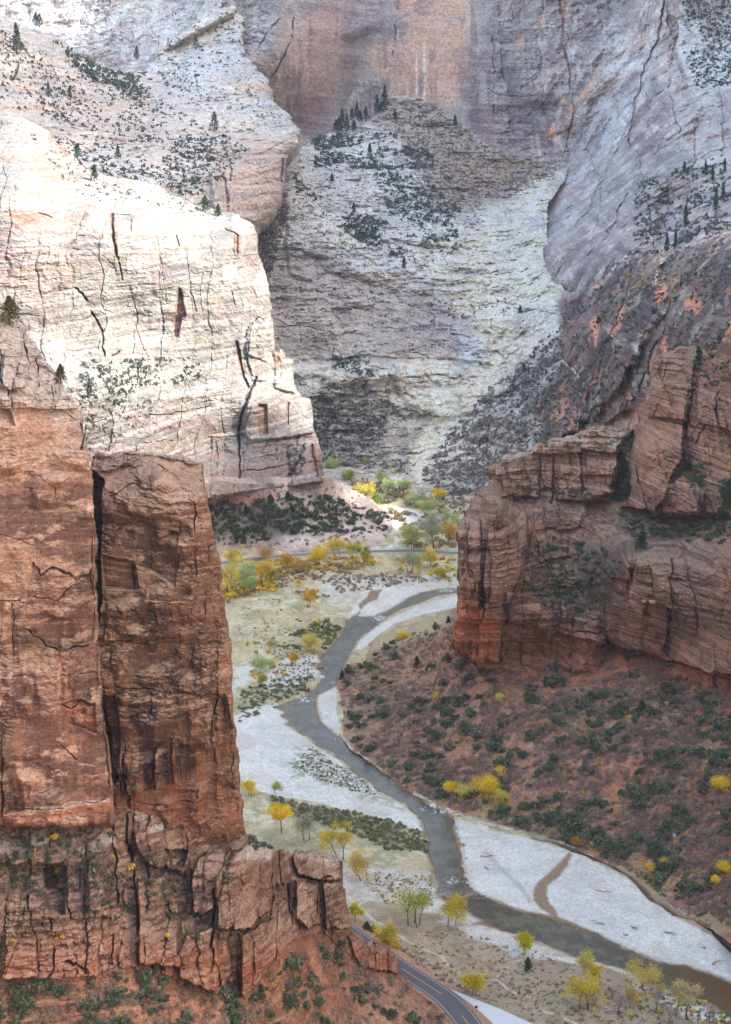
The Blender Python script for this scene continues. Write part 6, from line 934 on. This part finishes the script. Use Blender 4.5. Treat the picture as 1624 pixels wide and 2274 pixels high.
for x, y, h, wd, ly, lb in ((455, 470, 34, 22, 'sunlit_cliff', 'pale green pine on the rim of the white cliff'), (485, 478, 26, 14, 'sunlit_cliff', 'smaller pine right of the one on the white rim'), (172, 350, 30, 18, 'sunlit_cliff', 'pine beside the red block on the white cliff top'), (210, 400, 34, 16, 'sunlit_cliff', 'pine in the notch of the white cliff top'), (640, 1107, 18, 14, 'scrub_slope', 'juniper below the white cliff'), (600, 1115, 20, 16, 'scrub_slope', 'round juniper left on the slope below the white cliff'), (648, 1135, 18, 12, 'scrub_slope', 'small cone-shaped juniper on the scrub slope'), (545, 1140, 22, 10, 'scrub_slope', 'thin juniper at the left of the scrub slope'),
                      (1422, 1215, 40, 26, 'brown_cliff', 'dark conifer at the top corner of the right cliff block'), (1524, 1045, 34, 24, 'brown_cliff', 'dark conifer in the long crack of the brown cliff'), (1380, 1060, 50, 24, 'brown_cliff', 'dark conifer in the shaded gully of the brown cliff'), (1545, 800, 34, 16, 'brown_cliff', 'conifer near the top of the brown cliff'), (1390, 1105, 40, 24, 'brown_cliff', 'lower conifer in the shaded gully'), (1612, 1120, 60, 34, 'brown_cliff', 'big conifer at the right edge on the brown cliff'), (1600, 1150, 40, 30, 'brown_cliff', 'lower conifer at the right edge on the brown cliff'), (1310, 1290, 20, 14, 'brown_cliff', 'small conifer on the green ledge slope'),
                      (1425, 1575, 26, 24, 'talus_slope', 'dark green juniper on the upper right part of the red slope'), (926, 1488, 26, 14, 'talus_slope', 'cone-shaped juniper at the upper left of the red slope'), (1036-40, 1362+20, 16, 8, 'talus_slope', 'small conifer beside the prow of the brown cliff'), (760, 1508, 20, 12, 'talus_slope', 'dark juniper at the river bend'), (1171, 2155, 34, 19, 'floor', 'dark green juniper below the yellow cottonwood on the sand'), (815, 2062, 18, 16, 'floor', 'dark juniper by the trail behind the cliff corner'), (828, 2066, 15, 16, 'floor', 'second dark juniper by the trail, right of the first')):
    conifer(x, y, h, wd, lb, layer=ly, col=C8(62, 80, 56), name='juniper' if 'juniper' in lb else 'conifer', sparse=1.4)
print('trees', round(time.time()-T0, 1))

# ------------------------------------------------------------------ boulders, driftwood, signs
def rock_mesh(seed, col):
    import bmesh
    bm = bmesh.new(); bmesh.ops.create_icosphere(bm, subdivisions=3, radius=1); V = np.array([v.co[:] for v in bm.verts]); F = np.array([[v.index for v in f.verts] for f in bm.faces]); bm.free(); r = np.random.RandomState(seed)
    for _ in range(11):
        n = r.normal(size=3); n /= np.linalg.norm(n); d = r.uniform(.5, .85); s = V@n; V = V-np.maximum(s-d, 0)[:, None]*n*.95
    V += (fbm(V[:, 0]*2+seed, V[:, 1]*2, V[:, 2]*2, 3)[:, None]-.5)*V*.3; V[:, 2] *= .7; return mesh_np('boulder', V, F, jit(col, len(V), .06), 'stone')
BW = [rock_mesh(s, C8(206, 202, 194)) for s in range(3)]; BO = [rock_mesh(s+9, C8(176, 122, 92)) for s in range(3)]
def boulder(px, py, wp, label, group=None, ms=BW, layer='floor', seed=0):
    P, ok = look(layer, [px], [py]); P = P[0].astype(float); s = wp*P[1]/FOC*.5; r = np.random.RandomState(int(px+py)+seed)
    o = bpy.data.objects.new('boulder', ms[r.randint(3)]); COL.objects.link(o); o.location = P+[0, 0, s*.25]; o.scale = (s*r.uniform(.9, 1.2), s*r.uniform(.8, 1.1), s); o.rotation_euler = (0, 0, r.uniform(0, 6)); tag(o, label, 'boulder', group)
boulder(961, 1786, 18, 'large white boulder standing in the river above the riffle'); boulder(1063, 1634, 18, 'pale boulder in a clearing of the red slope', layer='talus_slope'); boulder(1498, 1858, 15, 'white boulder on the lower right of the red slope', layer='talus_slope'); boulder(742, 1636, 14, 'white boulder at the lower end of the narrow gravel strip')
boulder(1350, 1985-40, 12, 'brown boulder on the channel bank', ms=BO, layer='talus_slope'); boulder(712, 1478, 15, 'orange boulder on the left river bank', ms=BO); boulder(716, 1500, 16, 'pale slab at the left water edge'); boulder(1238, 1375+40, 13, 'rounded pale boulder on the rim of the small block', ms=BO, layer='brown_cliff')
boulder(1423, 1322, 12, 'left of two perched pale boulders', ms=BO, layer='brown_cliff'); boulder(1441, 1325, 17, 'right of two perched pale boulders', ms=BO, layer='brown_cliff')
r = np.random.RandomState(3)
for i in range(70):
    t = r.rand(); k = 27+t*9; a = RIV_R[int(k)]; b = RIV_R[int(k)+1]; f = k-int(k); x = a[0]+(b[0]-a[0])*f+r.uniform(1, 16); y = a[1]+(b[1]-a[1])*f-r.uniform(0, 8)
    boulder(x, y, r.uniform(3, 9), 'pale rock along the bank below the red slope', 'pale rocks along the bank below the red slope', BW if r.rand() < .75 else BO, seed=i)
for i in range(60):
    x = r.uniform(1185, 1330); y = np.interp(x, [1185, 1330], [2030, 2078])+r.uniform(-7, 4); boulder(x, y, r.uniform(1.5, 4), 'pebble in the shallows at the mouth of the side channel', 'pebbles at the mouth of the side channel', seed=i)
for i in range(70):
    x = r.uniform(1060, 1650); y = np.interp(x, [1060, 1640], [1478, 1600])+r.rand()**2*230; boulder(x, y, r.uniform(3, 10), 'fallen rock on the red slope', 'fallen rocks on the red slope', BO, 'talus_slope', seed=i)
for i in range(50):
    x = r.uniform(0, 980); y = 2175+r.uniform(0, 95); boulder(x, y, r.uniform(3, 12), 'fallen rock on the orange slope', 'fallen rocks on the orange slope', BO, 'ledge_band_cliff', seed=i)
def driftwood(name, px, py, lens, label, n=3, col=C8(176, 168, 160), cat='driftwood', rise=.25, seed=0, rad=.16, layer='floor', group=None):
    P, ok = look(layer, [px], [py]); P = P[0].astype(float); r = np.random.RandomState(int(px)+int(py)+seed); L0 = lens*P[1]/FOC; parts = []
    def br(p, d, L, rd, lev):
        q = p
        for i in range(3): d = d+r.normal(size=3)*.15; d[2] = d[2]*.6+.02; d /= np.linalg.norm(d); q2 = q+d*L/3; V, F = tube(q, q2, rd*(1-.25*i), rd*(1-.25*(i+1)), 4); parts.append((V, F, col)); q = q2; \
            [br(q, d+r.normal(size=3)*.8*np.array([1, 1, .5]), L*.5, rd*.5, lev-1) for _ in range(2 if lev > 0 and r.rand() < .8 else 0)]
    for _ in range(n): a = r.uniform(0, 6.28); br(r.normal(size=3)*[.3, .3, 0]*L0*.2+[0, 0, .15], np.array([math.cos(a), .8*math.sin(a), rise*r.rand()]), L0*r.uniform(.5, 1), rad, 2)
    V, F, C = join(parts); o = obj(name, mesh_np(name, V, F, C, 'wood'), loc=P); tag(o, label, cat, group); return o
driftwood('log_jam', 1010, 1985, 62, 'tangle of bleached branches jammed at the river bend', 9, cat='log jam', rise=.5, rad=.22); driftwood('log_jam', 985, 1962, 40, 'smaller tangle of grey branches at the left end of the log jam', 8, cat='log jam', rise=1.2, rad=.12)
for x, y, l, lb in ((1400, 2054, 26, 'dark branch pile in the middle of the gravel bar'), (1345, 2050, 30, 'forked branch near the water edge of the gravel bar'), (1475, 2067, 24, 'long dark log lying on the gravel bar'), (1588, 2135, 30, 'branched snag at the right edge of the gravel bar'), (1340, 1978, 16, 'small branch on the upper gravel bar'), (1567, 2102, 12, 'short branch on the right part of the gravel bar'), (1080, 1900, 18, 'dark twig heap on the upper gravel bar'), (1076, 1922, 16, 'grey twig heap below the other on the upper gravel bar'), (1384, 2070, 16, 'short stick left of the long dark log')):
    driftwood('driftwood', x, y, l, lb, 2, C8(126, 110, 98), rise=.1)
for x, y, l, lb in ((1504, 2024, 34, 'bleached root plate over the dark channel'), (1490, 1998, 30, 'bleached leaning log beside the dark channel'), (1380, 2237, 56, 'long bleached fallen log below the bare black-limbed tree'), (585, 1783, 40, 'grey branch pile at the foot of the pillar'), (1030, 2052, 30, 'white fallen branches right of the leaning cottonwood'), (1220, 2218, 16, 'forked white snag left of the crooked cottonwood'), (1560, 1995, 40, 'bleached branches on the right bank'), (1240, 1868, 30, 'grey branch on the cut bank above the side channel')):
    driftwood('driftwood', x, y, l, lb, 2, C8(192, 186, 178), rise=.3, rad=.2)
def post_sign(px, py, label, col, h, head):
    P = gnd(px, py); e = bpy.data.objects.new('road_sign', None); COL.objects.link(e); e.location = P; tag(e, label, 'sign')
    V, F = tube((0, 0, 0), (0, 0, h), .07, .06, 6); obj('post', mesh_np('post', V, F, C8(120, 90, 70), 'wood'), e)
    x, z = head; V = np.array([(sx*x/2, sy*.04, h-z/2+sz*z/2) for sx in (-1, 1) for sy in (-1, 1) for sz in (-1, 1)]); F = np.array([[0, 1, 3, 2], [4, 6, 7, 5], [0, 4, 5, 1], [2, 3, 7, 6], [0, 2, 6, 4], [1, 5, 7, 3]]); V[:, 1] -= .1; obj('panel', mesh_np('panel', V, F, col, 'paint'), e)
post_sign(1058, 2249, 'dark square sign on a post between the road and the concrete pullout', C8(50, 48, 50), 2.6, (.9, .9)); post_sign(1050, 2251, 'short red marker post left of the dark square sign', C8(190, 60, 40), 1.5, (.35, .8))
P = gnd(866, 1158); V = []
e = bpy.data.objects.new('kiosk', None); COL.objects.link(e); e.location = P; tag(e, 'small dark brown hut at the edge of the white clearing', 'hut')
def boxm(name, c, s, col, par):
    V = np.array([(c[0]+sx*s[0]/2, c[1]+sy*s[1]/2, c[2]+sz*s[2]/2) for sx in (-1, 1) for sy in (-1, 1) for sz in (-1, 1)]); F = np.array([[0, 1, 3, 2], [4, 6, 7, 5], [0, 4, 5, 1], [2, 3, 7, 6], [0, 2, 6, 4], [1, 5, 7, 3]]); return obj(name, mesh_np(name, V, F, col, 'wood'), par)
boxm('wall', (0, 0, 1.1), (2.2, 1.6, 2.2), C8(84, 52, 40), e)
V = np.array([(-1.4, -1.1, 2.2), (1.4, -1.1, 2.2), (1.4, 1.1, 2.2), (-1.4, 1.1, 2.2), (-1.4, 0, 3.1), (1.4, 0, 3.1)]); F = np.array([[0, 1, 5, 4], [2, 3, 4, 5], [0, 3, 2, 1], [0, 4, 3, 3], [1, 2, 5, 5]])[:3]; obj('roof', mesh_np('roof', V, F, C8(70, 52, 46), 'wood'), e)
print('done', round(time.time()-T0, 1))

# ------------------------------------------------------------------ air
V = np.array([(x, y, z) for x in (-1500, 1500) for y in (-1200, 3600) for z in (-8, 1500)], float); F = np.array([[0, 1, 3, 2], [4, 6, 7, 5], [0, 4, 5, 1], [2, 3, 7, 6], [0, 2, 6, 4], [1, 5, 7, 3]])
hm = bpy.data.materials.new('air'); hm.use_nodes = True; nt = hm.node_tree; nt.nodes.remove(nt.nodes['Principled BSDF']); pv = nt.nodes.new('ShaderNodeVolumePrincipled')
pv.inputs['Color'].default_value = (.86, .92, 1, 1); pv.inputs['Density'].default_value = 0.000024; pv.inputs['Anisotropy'].default_value = 0.2; nt.links.new(pv.outputs[0], nt.nodes['Material Output'].inputs['Volume'])
M['air'] = hm; hz = obj('haze', mesh_np('haze', V, F, None, 'air')); tag(hz, 'thin pale haze filling the canyon', 'haze', kind='stuff')
